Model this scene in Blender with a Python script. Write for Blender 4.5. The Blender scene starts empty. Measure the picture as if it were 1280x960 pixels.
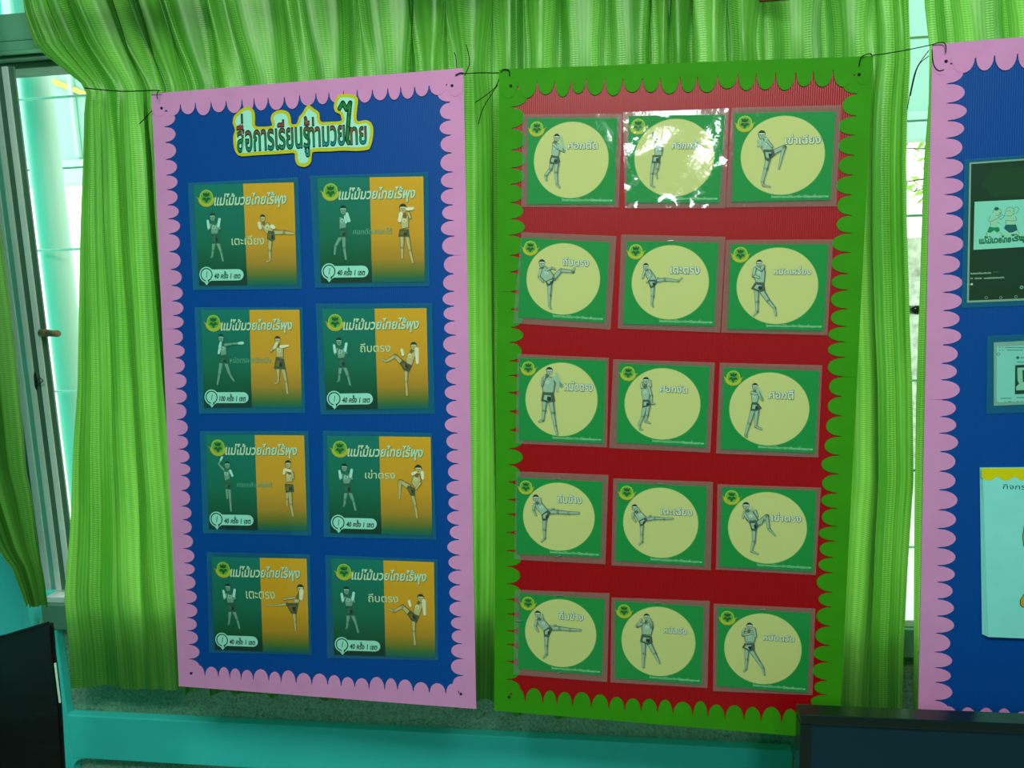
import bpy, bmesh, math, random
from mathutils import Vector, Matrix, noise

sc = bpy.context.scene
C = sc.collection
random.seed(7)

# ------------------------------------------------------------------ camera
# columns of MW: picture-right, picture-down and forward in world axes (x along the wall, y into it, z up)
MW = ((0.9907689, -0.0128722, -0.1349493),
      (0.1314835, -0.1510926, 0.9797362),
      (-0.0330012, -0.9884358, -0.1480054))
FPX = 961.0
CAM = Vector((0, 0, 1.6))
cam = bpy.data.cameras.new('camera')
camo = bpy.data.objects.new('camera', cam)
C.objects.link(camo)
right = Vector([r[0] for r in MW]); down = Vector([r[1] for r in MW]); fwd = Vector([r[2] for r in MW])
m = Matrix.Identity(4)
for i in range(3):
    m[i][0] = right[i]; m[i][1] = -down[i]; m[i][2] = -fwd[i]; m[i][3] = CAM[i]
camo.matrix_world = m
cam.sensor_width = 36
cam.lens = FPX / 1280 * 36
cam.clip_start = 0.02
sc.camera = camo

# ------------------------------------------------------------------ world, lamps, exposure
world = bpy.data.worlds.new('daylight'); sc.world = world
world.use_nodes = True
wn = world.node_tree; wn.nodes.clear()
bg = wn.nodes.new('ShaderNodeBackground'); wo = wn.nodes.new('ShaderNodeOutputWorld')
bg.inputs[0].default_value = (0.86, 1.0, 0.93, 1); bg.inputs[1].default_value = 2.3
wn.links.new(bg.outputs[0], wo.inputs[0])

def area(name, loc, target, sx, sy, power, col):
    l = bpy.data.lights.new(name, 'AREA'); l.shape = 'RECTANGLE'; l.size = sx; l.size_y = sy
    l.energy = power; l.color = col
    o = bpy.data.objects.new(name, l); C.objects.link(o)
    o.location = loc
    o.rotation_euler = (Vector(target) - Vector(loc)).to_track_quat('-Z', 'Y').to_euler()
    return o
# ceiling lamp panel in the room and the high window in the rear wall
area('ceiling_lamp_light', (0.0, -0.25, 2.92), (0.0, 0.5, 0), 1.6, 0.5, 35, (0.95, 1.0, 0.95))
area('rear_window_light', (0.38, -3.9, 3.58), (0.2, 1.4, 1.6), 0.55, 0.42, 19, (0.85, 1.0, 0.98))
sc.view_settings.view_transform = 'Standard'
sc.view_settings.look = 'None'
sc.view_settings.exposure = 0.30
sc.view_settings.gamma = 1
sc.view_settings.use_curve_mapping = False
sc.cycles.max_bounces = 8
sc.cycles.transparent_max_bounces = 12

# ------------------------------------------------------------------ helpers
def at(x, y, Y):
    "world point on the vertical plane y=Y that the picture shows at pixel x,y"
    v = Vector([MW[i][0] * (x - 640) / FPX + MW[i][1] * (y - 480) / FPX + MW[i][2] for i in range(3)])
    return CAM + v * (Y / v.y)

def lin(c):
    return tuple(((v / 255 + .055) / 1.055) ** 2.4 if v / 255 > .04045 else v / 255 / 12.92 for v in c)
GAIN = 1.55
def ink(c):
    return tuple(min(.93, v * GAIN) for v in lin(c)) + (1,)

MATS = {}
def mat(name, col=(128, 128, 128), rough=.6, spec=.4, metal=0, bump=0, bscale=50, var=0, vscale=6, raw=None, stretch=None):
    if name in MATS: return MATS[name]
    ma = bpy.data.materials.new(name); ma.use_nodes = True
    nt = ma.node_tree; p = nt.nodes['Principled BSDF']
    base = raw + (1,) if raw else ink(col)
    p.inputs['Base Color'].default_value = base
    p.inputs['Roughness'].default_value = rough
    p.inputs['Specular IOR Level'].default_value = spec
    p.inputs['Metallic'].default_value = metal
    if bump or var:
        tc = nt.nodes.new('ShaderNodeTexCoord'); mp = nt.nodes.new('ShaderNodeMapping')
        nt.links.new(tc.outputs['Object'], mp.inputs[0])
        if stretch: mp.inputs['Scale'].default_value = stretch
    if var:
        n = nt.nodes.new('ShaderNodeTexNoise'); n.inputs['Scale'].default_value = vscale; n.inputs['Detail'].default_value = 5
        r = nt.nodes.new('ShaderNodeValToRGB')
        r.color_ramp.elements[0].position = .3; r.color_ramp.elements[1].position = .7
        r.color_ramp.elements[0].color = tuple(v * (1 - var) for v in base[:3]) + (1,)
        r.color_ramp.elements[1].color = tuple(min(1, v * (1 + var)) for v in base[:3]) + (1,)
        nt.links.new(mp.outputs[0], n.inputs[0]); nt.links.new(n.outputs[0], r.inputs[0])
        nt.links.new(r.outputs[0], p.inputs['Base Color'])
    if bump:
        n = nt.nodes.new('ShaderNodeTexNoise'); n.inputs['Scale'].default_value = bscale; n.inputs['Detail'].default_value = 4
        b = nt.nodes.new('ShaderNodeBump'); b.inputs['Strength'].default_value = bump; b.inputs['Distance'].default_value = .004
        nt.links.new(mp.outputs[0], n.inputs[0]); nt.links.new(n.outputs[0], b.inputs['Height'])
        nt.links.new(b.outputs[0], p.inputs['Normal'])
    MATS[name] = ma
    return ma

def ink_mat():
    "flat printing ink: one material, the print's colours are stored per face"
    ma = bpy.data.materials.new('printed_paper'); ma.use_nodes = True
    nt = ma.node_tree; p = nt.nodes['Principled BSDF']
    a = nt.nodes.new('ShaderNodeAttribute'); a.attribute_name = 'Col'
    nt.links.new(a.outputs['Color'], p.inputs['Base Color'])
    p.inputs['Roughness'].default_value = .55; p.inputs['Specular IOR Level'].default_value = .25
    return ma
INK = ink_mat()

def link(name, me, parent=None, mats=()):
    o = bpy.data.objects.new(name, me); C.objects.link(o)
    if mats and not me.materials:
        for q in (mats if isinstance(mats, (list, tuple)) else [mats]): me.materials.append(q)
    if parent: o.parent = parent
    return o

def tag(o, label, cat, group=None, kind=None):
    o['label'] = label; o['category'] = cat
    if group: o['group'] = group
    if kind: o['kind'] = kind
    return o

def struct(o):
    o['kind'] = 'structure'; return o

def empty(name, mw):
    o = bpy.data.objects.new(name, None); C.objects.link(o); o.matrix_world = mw; o.empty_display_size = .05
    return o

def bm_obj(name, bm, ma, parent=None, smooth=False):
    me = bpy.data.meshes.new(name); bm.to_mesh(me); bm.free()
    if smooth:
        for p in me.polygons: p.use_smooth = True
    return link(name, me, parent, ma)

def box(bm, a, b, bev=0):
    x0, y0, z0 = [min(a[i], b[i]) for i in range(3)]; x1, y1, z1 = [max(a[i], b[i]) for i in range(3)]
    r = bmesh.ops.create_cube(bm, size=1)
    vs = r['verts']
    for v in vs:
        v.co = Vector(((x0 + x1) / 2 + v.co.x * (x1 - x0), (y0 + y1) / 2 + v.co.y * (y1 - y0), (z0 + z1) / 2 + v.co.z * (z1 - z0)))
    if bev:
        es = list({e for v in vs for e in v.link_edges})
        bmesh.ops.bevel(bm, geom=es, offset=bev, segments=2, affect='EDGES', profile=.5)

def box_obj(name, a, b, ma, parent=None, bev=.002):
    bm = bmesh.new(); box(bm, a, b, bev); return bm_obj(name, bm, ma, parent)

def tube(bm, pts, r, n=6, r2=None):
    pts = [Vector(p) for p in pts]; rings = []
    for i, p in enumerate(pts):
        d = (pts[min(i + 1, len(pts) - 1)] - pts[max(i - 1, 0)]).normalized()
        u = d.orthogonal().normalized(); w = d.cross(u)
        if i and rings:
            pu = (rings[-1][0].co - pts[i - 1]).normalized(); u = (pu - d * pu.dot(d)).normalized(); w = d.cross(u)
        rr = r if r2 is None else r + (r2 - r) * i / (len(pts) - 1)
        rings.append([bm.verts.new(p + (u * math.cos(t) + w * math.sin(t)) * rr) for t in [2 * math.pi * k / n for k in range(n)]])
    for a, b in zip(rings, rings[1:]):
        for k in range(n): bm.faces.new((a[k], a[(k + 1) % n], b[(k + 1) % n], b[k]))
    bm.faces.new(rings[0][::-1]); bm.faces.new(rings[-1])

def smooth_pts(pts, n=6):
    pts = [Vector(p) for p in pts]; out = []
    for i in range(len(pts) - 1):
        p0 = pts[max(i - 1, 0)]; p1 = pts[i]; p2 = pts[i + 1]; p3 = pts[min(i + 2, len(pts) - 1)]
        for k in range(n):
            t = k / n
            out.append(.5 * ((2 * p1) + (p2 - p0) * t + (2 * p0 - 5 * p1 + 4 * p2 - p3) * t * t + (3 * p1 - p0 - 3 * p2 + p3) * t ** 3))
    return out + [pts[-1]]

# ------------------------------------------------------------------ materials
m_teal = mat('teal_wall_paint', (50, 180, 172), .55, .3, bump=.15, bscale=30, var=.10, vscale=3)
m_alu = mat('weathered_aluminium', (214, 226, 208), .45, .5, var=.12, vscale=20, stretch=(1, 1, .1))
m_alud = mat('dark_window_channel', (72, 100, 84), .6, .3, var=.2, vscale=20, stretch=(1, 1, .1))
m_beam = mat('painted_transom_beam', (86, 140, 112), .6, .3, var=.10, vscale=8)
m_sillf = mat('window_sill_paint', (85, 128, 105), .6, .3, var=.12, vscale=12)
m_mint = mat('mint_steel_paint', (150, 225, 190), .45, .4, raw=(.44, .66, .54))
m_mint2 = mat('mint_board_paint', raw=(.34, .56, .46), rough=.6)
m_yel = mat('yellow_stripe_paint', raw=(.78, .52, .10), rough=.6)
m_cord = mat('black_cord', (18, 30, 22), .8, .2)
m_wood = mat('brown_latch_knob', (105, 85, 50), .5, .4, var=.25, vscale=60)
m_plastic = mat('black_gloss_plastic', (12, 20, 18), .16, .6)
m_vinyl = mat('dark_brown_vinyl', (16, 13, 12), .34, .5, bump=.35, bscale=9, var=.4, vscale=5, stretch=(1, 1, 3))
m_steel = mat('staple_steel', (190, 205, 195), .3, .6, metal=.9)
m_floor = mat('grey_floor_tile', (95, 105, 95), .4, .5, var=.1, vscale=4)
m_white = mat('ceiling_white', (150, 160, 150), .8, .2)

def terrazzo():
    ma = bpy.data.materials.new('green_grey_terrazzo'); ma.use_nodes = True
    nt = ma.node_tree; p = nt.nodes['Principled BSDF']; p.inputs['Roughness'].default_value = .4
    tc = nt.nodes.new('ShaderNodeTexCoord')
    n = nt.nodes.new('ShaderNodeTexNoise'); n.inputs['Scale'].default_value = 170; n.inputs['Detail'].default_value = 8
    r = nt.nodes.new('ShaderNodeValToRGB')
    e = r.color_ramp.elements; e[0].position = .35; e[0].color = ink((88, 122, 98)); e[1].position = .68; e[1].color = ink((124, 156, 130))
    v = nt.nodes.new('ShaderNodeTexVoronoi'); v.inputs['Scale'].default_value = 110
    r2 = nt.nodes.new('ShaderNodeValToRGB'); q = r2.color_ramp.elements
    q[0].position = .0; q[0].color = (1, 1, 1, 1); q[1].position = .32; q[1].color = (0, 0, 0, 1)
    n2 = nt.nodes.new('ShaderNodeTexNoise'); n2.inputs['Scale'].default_value = 30
    g = nt.nodes.new('ShaderNodeMath'); g.operation = 'GREATER_THAN'; g.inputs[1].default_value = .53
    mu = nt.nodes.new('ShaderNodeMath'); mu.operation = 'MULTIPLY'
    mx = nt.nodes.new('ShaderNodeMix'); mx.data_type = 'RGBA'; mx.inputs['B'].default_value = ink((22, 40, 30))
    L = nt.links.new
    L(tc.outputs['Object'], n.inputs[0]); L(tc.outputs['Object'], v.inputs[0]); L(tc.outputs['Object'], n2.inputs[0])
    L(n.outputs[0], r.inputs[0]); L(v.outputs['Distance'], r2.inputs[0]); L(n2.outputs[0], g.inputs[0])
    L(r2.outputs[0], mu.inputs[0]); L(g.outputs[0], mu.inputs[1]); L(mu.outputs[0], mx.inputs['Factor'])
    L(r.outputs[0], mx.inputs['A']); L(mx.outputs['Result'], p.inputs['Base Color'])
    return ma
m_terr = terrazzo()

def curtain_mat(name, tint=1.0):
    "thin green satin: light passes through; woven stripes of fine ribs run down the cloth"
    ma = bpy.data.materials.new(name); ma.use_nodes = True
    nt = ma.node_tree; nt.nodes.clear(); N = nt.nodes.new; L = nt.links.new
    out = N('ShaderNodeOutputMaterial'); uv = N('ShaderNodeUVMap'); sep = N('ShaderNodeSeparateXYZ'); L(uv.outputs[0], sep.inputs[0])
    def M(op, a, b=None):
        q = N('ShaderNodeMath'); q.operation = op
        for i, v in enumerate((a, b)):
            if v is None: continue
            if isinstance(v, (int, float)): q.inputs[i].default_value = v
            else: L(v, q.inputs[i])
        return q.outputs[0]
    U, V = sep.outputs[0], sep.outputs[1]
    s1 = M('SINE', M('MULTIPLY', U, 2 * math.pi / .052))           # broad woven stripes
    band = M('GREATER_THAN', s1, .35)
    ticks = M('SINE', M('MULTIPLY', V, 2 * math.pi / .0042))       # horizontal ribs inside the stripes
    tick = M('MULTIPLY', band, M('MULTIPLY', M('ADD', ticks, 1), .5))
    fine = M('SINE', M('MULTIPLY', U, 2 * math.pi / .009))
    cmb = N('ShaderNodeCombineXYZ'); L(M('MULTIPLY', U, 13), cmb.inputs[0]); L(M('MULTIPLY', V, 1.6), cmb.inputs[1])
    nz = N('ShaderNodeTexNoise'); nz.inputs['Scale'].default_value = 1; nz.inputs['Detail'].default_value = 4; L(cmb.outputs[0], nz.inputs[0])
    f = M('ADD', M('MULTIPLY', nz.outputs[0], .8), M('ADD', M('MULTIPLY', tick, .22), M('MULTIPLY', fine, .05)))
    ramp = N('ShaderNodeValToRGB'); L(f, ramp.inputs[0])
    e = ramp.color_ramp.elements
    e[0].position = .3; e[0].color = (.07 * tint, .30 * tint, .03 * tint, 1)
    e[1].position = .80; e[1].color = (.20 * tint, .58 * tint, .10 * tint, 1)
    ramp2 = N('ShaderNodeValToRGB'); L(f, ramp2.inputs[0])
    e = ramp2.color_ramp.elements
    e[0].position = .3; e[0].color = (.06 * tint, .27 * tint, .015 * tint, 1)
    e[1].position = .80; e[1].color = (.34 * tint, .74 * tint, .12 * tint, 1)
    d = N('ShaderNodeBsdfDiffuse'); t = N('ShaderNodeBsdfTranslucent'); g = N('ShaderNodeBsdfGlossy')
    g.inputs['Roughness'].default_value = .38; g.inputs[0].default_value = (.7, .9, .6, 1)
    b = N('ShaderNodeBump'); b.inputs['Strength'].default_value = .35; b.inputs['Distance'].default_value = .0006
    L(M('ADD', tick, M('MULTIPLY', fine, .15)), b.inputs['Height'])
    for q in (d, t, g): L(b.outputs[0], q.inputs['Normal'])
    L(ramp.outputs[0], d.inputs[0]); L(ramp2.outputs[0], t.inputs[0])
    mx = N('ShaderNodeMixShader'); mx.inputs[0].default_value = .5; L(d.outputs[0], mx.inputs[1]); L(t.outputs[0], mx.inputs[2])
    mg = N('ShaderNodeMixShader'); mg.inputs[0].default_value = .05; L(mx.outputs[0], mg.inputs[1]); L(g.outputs[0], mg.inputs[2])
    L(mg.outputs[0], out.inputs[0])
    return ma
m_curt = curtain_mat('green_satin_curtain')

def corrugated(name, col, spec=.35, rough=.45):
    ma = bpy.data.materials.new(name); ma.use_nodes = True
    nt = ma.node_tree; p = nt.nodes['Principled BSDF']; L = nt.links.new
    p.inputs['Base Color'].default_value = ink(col); p.inputs['Roughness'].default_value = rough; p.inputs['Specular IOR Level'].default_value = spec
    tc = nt.nodes.new('ShaderNodeTexCoord'); w = nt.nodes.new('ShaderNodeTexWave'); w.bands_direction = 'X'
    w.inputs['Scale'].default_value = 85; w.inputs['Distortion'].default_value = .3
    b = nt.nodes.new('ShaderNodeBump'); b.inputs['Strength'].default_value = .25; b.inputs['Distance'].default_value = .0008
    L(tc.outputs['Object'], w.inputs[0]); L(w.outputs[0], b.inputs['Height']); L(b.outputs[0], p.inputs['Normal'])
    return ma
m_blue = corrugated('blue_corrugated_plastic', (0, 60, 128), .2, .5)
m_red = corrugated('red_corrugated_plastic', (140, 2, 10), .35, .35)
m_pink = mat('pink_foam_sheet', (190, 124, 168), .8, .2, bump=.05, bscale=200, var=.04, vscale=14)
m_lime = mat('green_foam_sheet', (44, 122, 0), .75, .25, bump=.05, bscale=200, var=.07, vscale=14)

def film_mat(name, haze, hazecol, rough=.06, bumps=.25):
    "clear laminating film"
    ma = bpy.data.materials.new(name); ma.use_nodes = True
    nt = ma.node_tree; nt.nodes.clear(); N = nt.nodes.new; L = nt.links.new
    out = N('ShaderNodeOutputMaterial'); tr = N('ShaderNodeBsdfTransparent'); di = N('ShaderNodeBsdfDiffuse'); gl = N('ShaderNodeBsdfGlossy')
    di.inputs[0].default_value = hazecol + (1,); gl.inputs['Roughness'].default_value = rough
    m1 = N('ShaderNodeMixShader'); m1.inputs[0].default_value = haze; L(tr.outputs[0], m1.inputs[1]); L(di.outputs[0], m1.inputs[2])
    tc = N('ShaderNodeTexCoord'); n = N('ShaderNodeTexNoise'); n.inputs['Scale'].default_value = 38; n.inputs['Detail'].default_value = 3
    L(tc.outputs['Object'], n.inputs[0])
    b = N('ShaderNodeBump'); b.inputs['Strength'].default_value = bumps; b.inputs['Distance'].default_value = .002
    L(n.outputs[0], b.inputs['Height']); L(b.outputs[0], gl.inputs['Normal'])
    m2 = N('ShaderNodeMixShader'); m2.inputs[0].default_value = .045; L(m1.outputs[0], m2.inputs[1]); L(gl.outputs[0], m2.inputs[2])
    L(m2.outputs[0], out.inputs[0])
    return ma
m_film = film_mat('clear_laminate_film', .025, (.45, .62, .52))
m_film_w = film_mat('wrinkled_laminate_film', .03, (.5, .66, .6), .04, .35)
m_marg_r = film_mat('laminate_margin', .22, (.42, .56, .44))
m_marg_b = film_mat('teal_laminate_margin', .35, (.0, .26, .34))

# ------------------------------------------------------------------ the setting
YW = 1.58     # plane of the terrazzo dado under the window
zt = 0.573
zs = at(60, 781, YW).z
# dado: terrazzo, recessed behind a teal stile and rail
struct(box_obj('wall_dado', (-1.9, YW, 0), (2.6, YW + .14, zs), m_terr))
bm = bmesh.new()
xs = at(78, 850, YW - .025).x
box(bm, (-1.9, YW - .025, 0), (xs, YW, zs - .002), .002)
rail_x = at(991, 940, YW - .025).x
box(bm, (xs - .001, YW - .0252, .458), (rail_x, YW, .572), .003)
# rounded lower inner corner of the frame
cx, cz, rr = xs, .458, .03
ring = [Vector((cx, 0, cz))]
for k in range(7):
    t = math.pi / 2 * k / 6
    ring.append(Vector((cx + rr - rr * math.cos(t), 0, cz - rr + rr * math.sin(t))))
v1 = [bm.verts.new((p.x, YW - .0251, p.z)) for p in ring]; v2 = [bm.verts.new((p.x, YW, p.z)) for p in ring]
bm.faces.new(v1); bm.faces.new(v2[::-1])
for k in range(len(ring)): bm.faces.new((v1[k], v2[k], v2[(k + 1) % len(ring)], v1[(k + 1) % len(ring)]))
o = struct(bm_obj('trim_1', bm, m_teal))
struct(box_obj('floor', (-2.2, -4.2, -.05), (2.6, YW + .14, 0), m_floor, bev=0))
struct(box_obj('ceiling', (-2.2, -4.2, 4.0), (2.6, 1.85, 4.05), m_white, bev=0))
struct(box_obj('wall_left', (-2.25, -4.2, 0), (-2.2, 1.7, 4.0), m_teal, bev=0))
struct(box_obj('wall_right', (2.6, -4.2, 0), (2.65, 1.7, 4.0), m_teal, bev=0))
bm = bmesh.new()   # rear wall with its high window opening
for a, b in (((-2.2, 0), (2.6, 3.3)), ((-2.2, 3.3), (-.1, 4.0)), ((.86, 3.3), (2.6, 4.0)), ((-.1, 3.85), (.86, 4.0))):
    box(bm, (a[0], -4.25, a[1]), (b[0], -4.2, b[1]))
struct(bm_obj('wall_rear', bm, m_teal))
struct(box_obj('wall_front', (-2.2, YW + .01, 2.62), (2.6, YW + .14, 4.0), m_teal, bev=0))
struct(box_obj('trim_2', (-2.2, YW + .01, zs), (-1.40, YW + .14, 2.62), m_teal, bev=0))
# turquoise pillar left of the window
m_pil = mat('turquoise_pillar_paint', (55, 165, 160), .4, .4, bump=.1, bscale=14, var=.08, vscale=3)
px = at(35, 760, 1.52).x
struct(box_obj('wall_pillar', (-2.2, 1.52, 0), (px, YW - .025, 4.0), m_pil, bev=.012))

# window with its stacked sliding frames
win = empty('window_1', Matrix.Translation((-1.1, YW + .06, zs))); struct(win)
WI = win.matrix_world.inverted()
def wbox(name, a, b, ma, bev=.0015):
    a = WI @ Vector(a); b = WI @ Vector(b); return box_obj(name, a, b, ma, win, bev)
ztop = at(30, 72, 1.60).z
z22 = at(0, 24, 1.57).z; z50 = at(20, 50, 1.57).z; z62 = at(20, 63, 1.57).z; z84 = at(30, 84, 1.62).z
wbox('transom', (-1.62, 1.575, z50), (.34, 1.66, z22 + .012), m_beam, .003)
wbox('transom_rail', (-1.62, 1.570, z62), (.34, 1.65, z50 - .0015), m_beam, .002)
wbox('head_frame', (-1.62, 1.60, ztop), (.34, 1.66, z62 - .002), m_alud)
wbox('head_track', (-1.62, 1.63, z84), (.34, 1.70, ztop - .001), m_alud)
wbox('top_frame', (-1.62, 1.60, 2.56), (2.4, 1.66, 2.62), m_beam)
# bottom track and sill
zb0 = at(60, 756, 1.555).z
wbox('sill', (px + .002, 1.555, zs), (2.4, 1.70, zb0), m_sillf, .003)
zb1 = at(60, 746, 1.57).z
wbox('bottom_track', (at(57, 750, 1.565).x, 1.565, zb0), (2.4, 1.70, zb1 + .002), m_alu, .002)
# vertical profiles, read along the line y=440 : (x0, x1, material, plane)
prof = [(-16, 1, m_alu, 1.600), (1, 14, m_alud, 1.603), (14, 17, m_alud, 1.601), (17, 25, m_alu, 1.600), (25, 32, m_alud, 1.603), (32, 38.5, m_alu, 1.600),
        (38.5, 46, m_alud, 1.603), (46, 53, m_alu, 1.600), (53, 60.5, m_alud, 1.603)]
m_chan = mat('teal_aluminium_channel', (98, 160, 148), .5, .4, var=.1, vscale=10, stretch=(1, 1, .1))
for k, (a, b, ma, Y) in enumerate(prof):
    if k == 4: ma = m_chan
    x0 = at(a, 440, Y).x; x1 = at(b, 440, Y).x
    wbox('frame_stile', (x0, Y, zb1 + .003), (x1, 1.608, z84 - .001), ma, .0006)
# right-hand jamb and sliding frame, hidden for the most part by the boards
wbox('mullion', (.341, 1.60, zb1 + .003), (.39, 1.66, 2.559), m_alu)
xr = at(1108, 440, 1.62).x
wbox('frame_stile', (2.32, 1.60, zb1 + .003), (2.4, 1.70, 2.56), m_alu)
# brown latch knob and dark hook
bm = bmesh.new()
p0 = WI @ at(52, 416, 1.600); p1 = WI @ at(72, 417, 1.545)
tube(bm, [p0, p0.lerp(p1, .45)], .0085, 10); tube(bm, [p0.lerp(p1, .38), p0.lerp(p1, .9), p1], .0075, 12)
bm_obj('latch_knob', bm, m_wood, win, True)
bm = bmesh.new()
q = [WI @ at(*t) for t in ((43, 458, 1.61), (44, 472, 1.60), (45, 482, 1.60), (47, 494, 1.61))]
tube(bm, q, .0028, 6); tube(bm, [WI @ at(45, 478, 1.598), WI @ at(50, 472, 1.59), WI @ at(54, 476, 1.585), WI @ at(47, 482, 1.60)], .0012, 6)
bm_obj('latch_hook', bm, m_plastic, win)
bm = bmesh.new(); p0 = WI @ at(1136, 387, 1.60); tube(bm, [p0, p0 + Vector((.012, -.02, 0))], .009, 10)
bm_obj('latch_knob', bm, m_plastic, win, True)

# mint steel window grille just outside
gr = empty('window_grille', Matrix.Translation((0, 1.8, .8)))
GI = gr.matrix_world.inverted()
for y in (-66, 121, 312, 489, 668):
    z = at(80, y, 1.80).z
    bm = bmesh.new(); tube(bm, [GI @ Vector((-1.75, 1.80, z)), GI @ Vector((2.4, 1.80, z))], .0032, 8)
    bm_obj('grille_bar', bm, m_mint, gr, True)
for y0 in (440,):
    a = at(69, y0, 1.86); b = at(101, y0, 1.86)
    r_ = (b.x - a.x) / 2
    bm = bmesh.new(); tube(bm, [GI @ Vector((a.x + r_, 1.86, .2)), GI @ Vector((a.x + r_, 1.86, 2.9))], r_, 20)
    bm_obj('upright_pipe', bm, m_mint, gr, True)
tag(gr, 'mint green steel bars and thick upright pipe outside the window at left', 'window grille')
for k, x in enumerate((-.62, .16, 1.3, 1.9)):
    bm = bmesh.new(); tube(bm, [GI @ Vector((x, 1.81, .2)), GI @ Vector((x, 1.81, 2.9))], .009, 10)
    bm_obj('grille_bar', bm, m_mint, gr, True)

# neighbouring covered walkway
wk = empty('covered_walkway', Matrix.Translation((0, 4.2, 0)))
za = at(90, 212, 4.2).z; zb = at(90, 232, 4.2).z
def kbox(name, a, b, ma, bev=.004):
    a = Vector(a) - Vector((0, 4.2, 0)); b = Vector(b) - Vector((0, 4.2, 0)); return box_obj(name, a, b, ma, wk, bev)
kbox('fascia_board', (-4.6, 4.2, za), (3.5, 4.25, za + 1.1), m_mint2)
kbox('eave_beam', (-4.6, 4.14, zb), (3.5, 4.24, za - .004), m_mint)
kbox('fascia_rail', (-4.6, 4.17, za + .01), (3.5, 4.199, za + .05), m_mint)
kbox('fascia_batten', (at(90, 160, 4.17).x, 4.17, za + .06), (at(95, 160, 4.17).x, 4.199, za + .98), m_mint)
kbox('post', (-4.5, 4.15, 0), (-4.38, 4.27, zb), m_mint)
kbox('post', (3.3, 4.15, 0), (3.42, 4.27, zb), m_mint)
bm = bmesh.new()
a = at(66, 98, 4.19); b = at(118, 119, 4.19); dn = Vector((0, 0, at(66, 105, 4.19).z - a.z))
d = (b - a); b = a + d * 1.6; vv = [bm.verts.new(p - Vector((0, 4.2, 0))) for p in (a, b, b + dn, a + dn)]; bm.faces.new(vv)
r = bmesh.ops.extrude_face_region(bm, geom=list(bm.faces))
for v in r['geom']:
    if isinstance(v, bmesh.types.BMVert): v.co.y -= .012
bmesh.ops.recalc_face_normals(bm, faces=bm.faces[:])
bm_obj('yellow_stripe', bm, m_yel, wk)
tag(wk, 'pale mint covered walkway with yellow stripe beyond the window', 'walkway')

# bush outside the right-hand gap
m_leaf = mat('sunlit_leaf', raw=(.30, .55, .06), rough=.5, var=.4, vscale=8); m_bark = mat('brown_bark', raw=(.16, .12, .09), rough=.9, var=.4, vscale=20)
def bush(cx, cz, Y, label, seed, base_z=0):
    rnd = random.Random(seed)
    t = empty('garden_tree', Matrix.Translation((cx, Y, 0)))
    bm = bmesh.new()
    tube(bm, smooth_pts([(0, 0, 0), (.05, 0, cz * .5), (0, 0, cz)]), .05, 8, .03)
    tips = []
    for k in range(34):
        a = rnd.uniform(0, 6.28); rr = rnd.uniform(.25, .75); h = rnd.uniform(-.42, .30)
        e = Vector((rr * math.cos(a), rr * math.sin(a) * .6, cz + h)); s0 = Vector((rnd.uniform(-.05, .05), 0, cz + h * .6 - .1))
        tube(bm, smooth_pts([s0, s0.lerp(e, .5) + Vector((0, 0, .05)), e], 3), .010, 5, .003); tips += [s0.lerp(e, .5), e, s0.lerp(e, .8)]
    bm_obj('branches', bm, m_bark, t)
    bm = bmesh.new()
    for p in tips:
        for j in range(5):
            q = p + Vector([rnd.gauss(0, .05) for _ in range(3)])
            u = Vector([rnd.gauss(0, 1) for _ in range(3)]).normalized(); w = u.orthogonal().normalized(); L_ = rnd.uniform(.03, .06)
            vs = [bm.verts.new(q + u * L_ * s + w * L_ * c) for s, c in ((-1, 0), (-.2, .42), (1, 0), (-.2, -.42))]
            bm.faces.new(vs)
    lf = bm_obj('foliage', bm, m_leaf, t); lf['kind'] = 'stuff'
    tag(t, label, 'tree')
c_ = at(1146, 205, 5.2)
bush(c_.x + .42, c_.z, 5.2, 'leafy brown-branched tree seen through the narrow gap between curtains', 3)
m_conc = mat('rough_grey_masonry', raw=(.5, .53, .43), rough=.9, bump=.8, bscale=20, var=.45, vscale=14)
zc = at(1140, 297, 6.0).z
o = box_obj('garden_wall', (.9, 6.0, 0), (5.5, 6.2, zc), m_conc); tag(o, 'low rough grey garden wall outside behind the gap between the curtains', 'wall')
struct(box_obj('ground', (-12, 1.75, -.3), (12, 16, -.02), mat('pale_ground', raw=(.55, .62, .5), rough=.9, var=.2, vscale=2), bev=0))

# ------------------------------------------------------------------ curtains
def interp(tab, z):
    if z <= tab[0][0]: return tab[0][1]
    for (a, b), (c, d) in zip(tab, tab[1:]):
        if z <= c: return b + (d - b) * (z - a) / (c - a)
    return tab[-1][1]
ZC = at(150, 112, 1.53).z
def edge(pts, Y): return sorted([(at(x, y, Y).z, at(x, y, Y).x) for x, y in pts])

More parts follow.
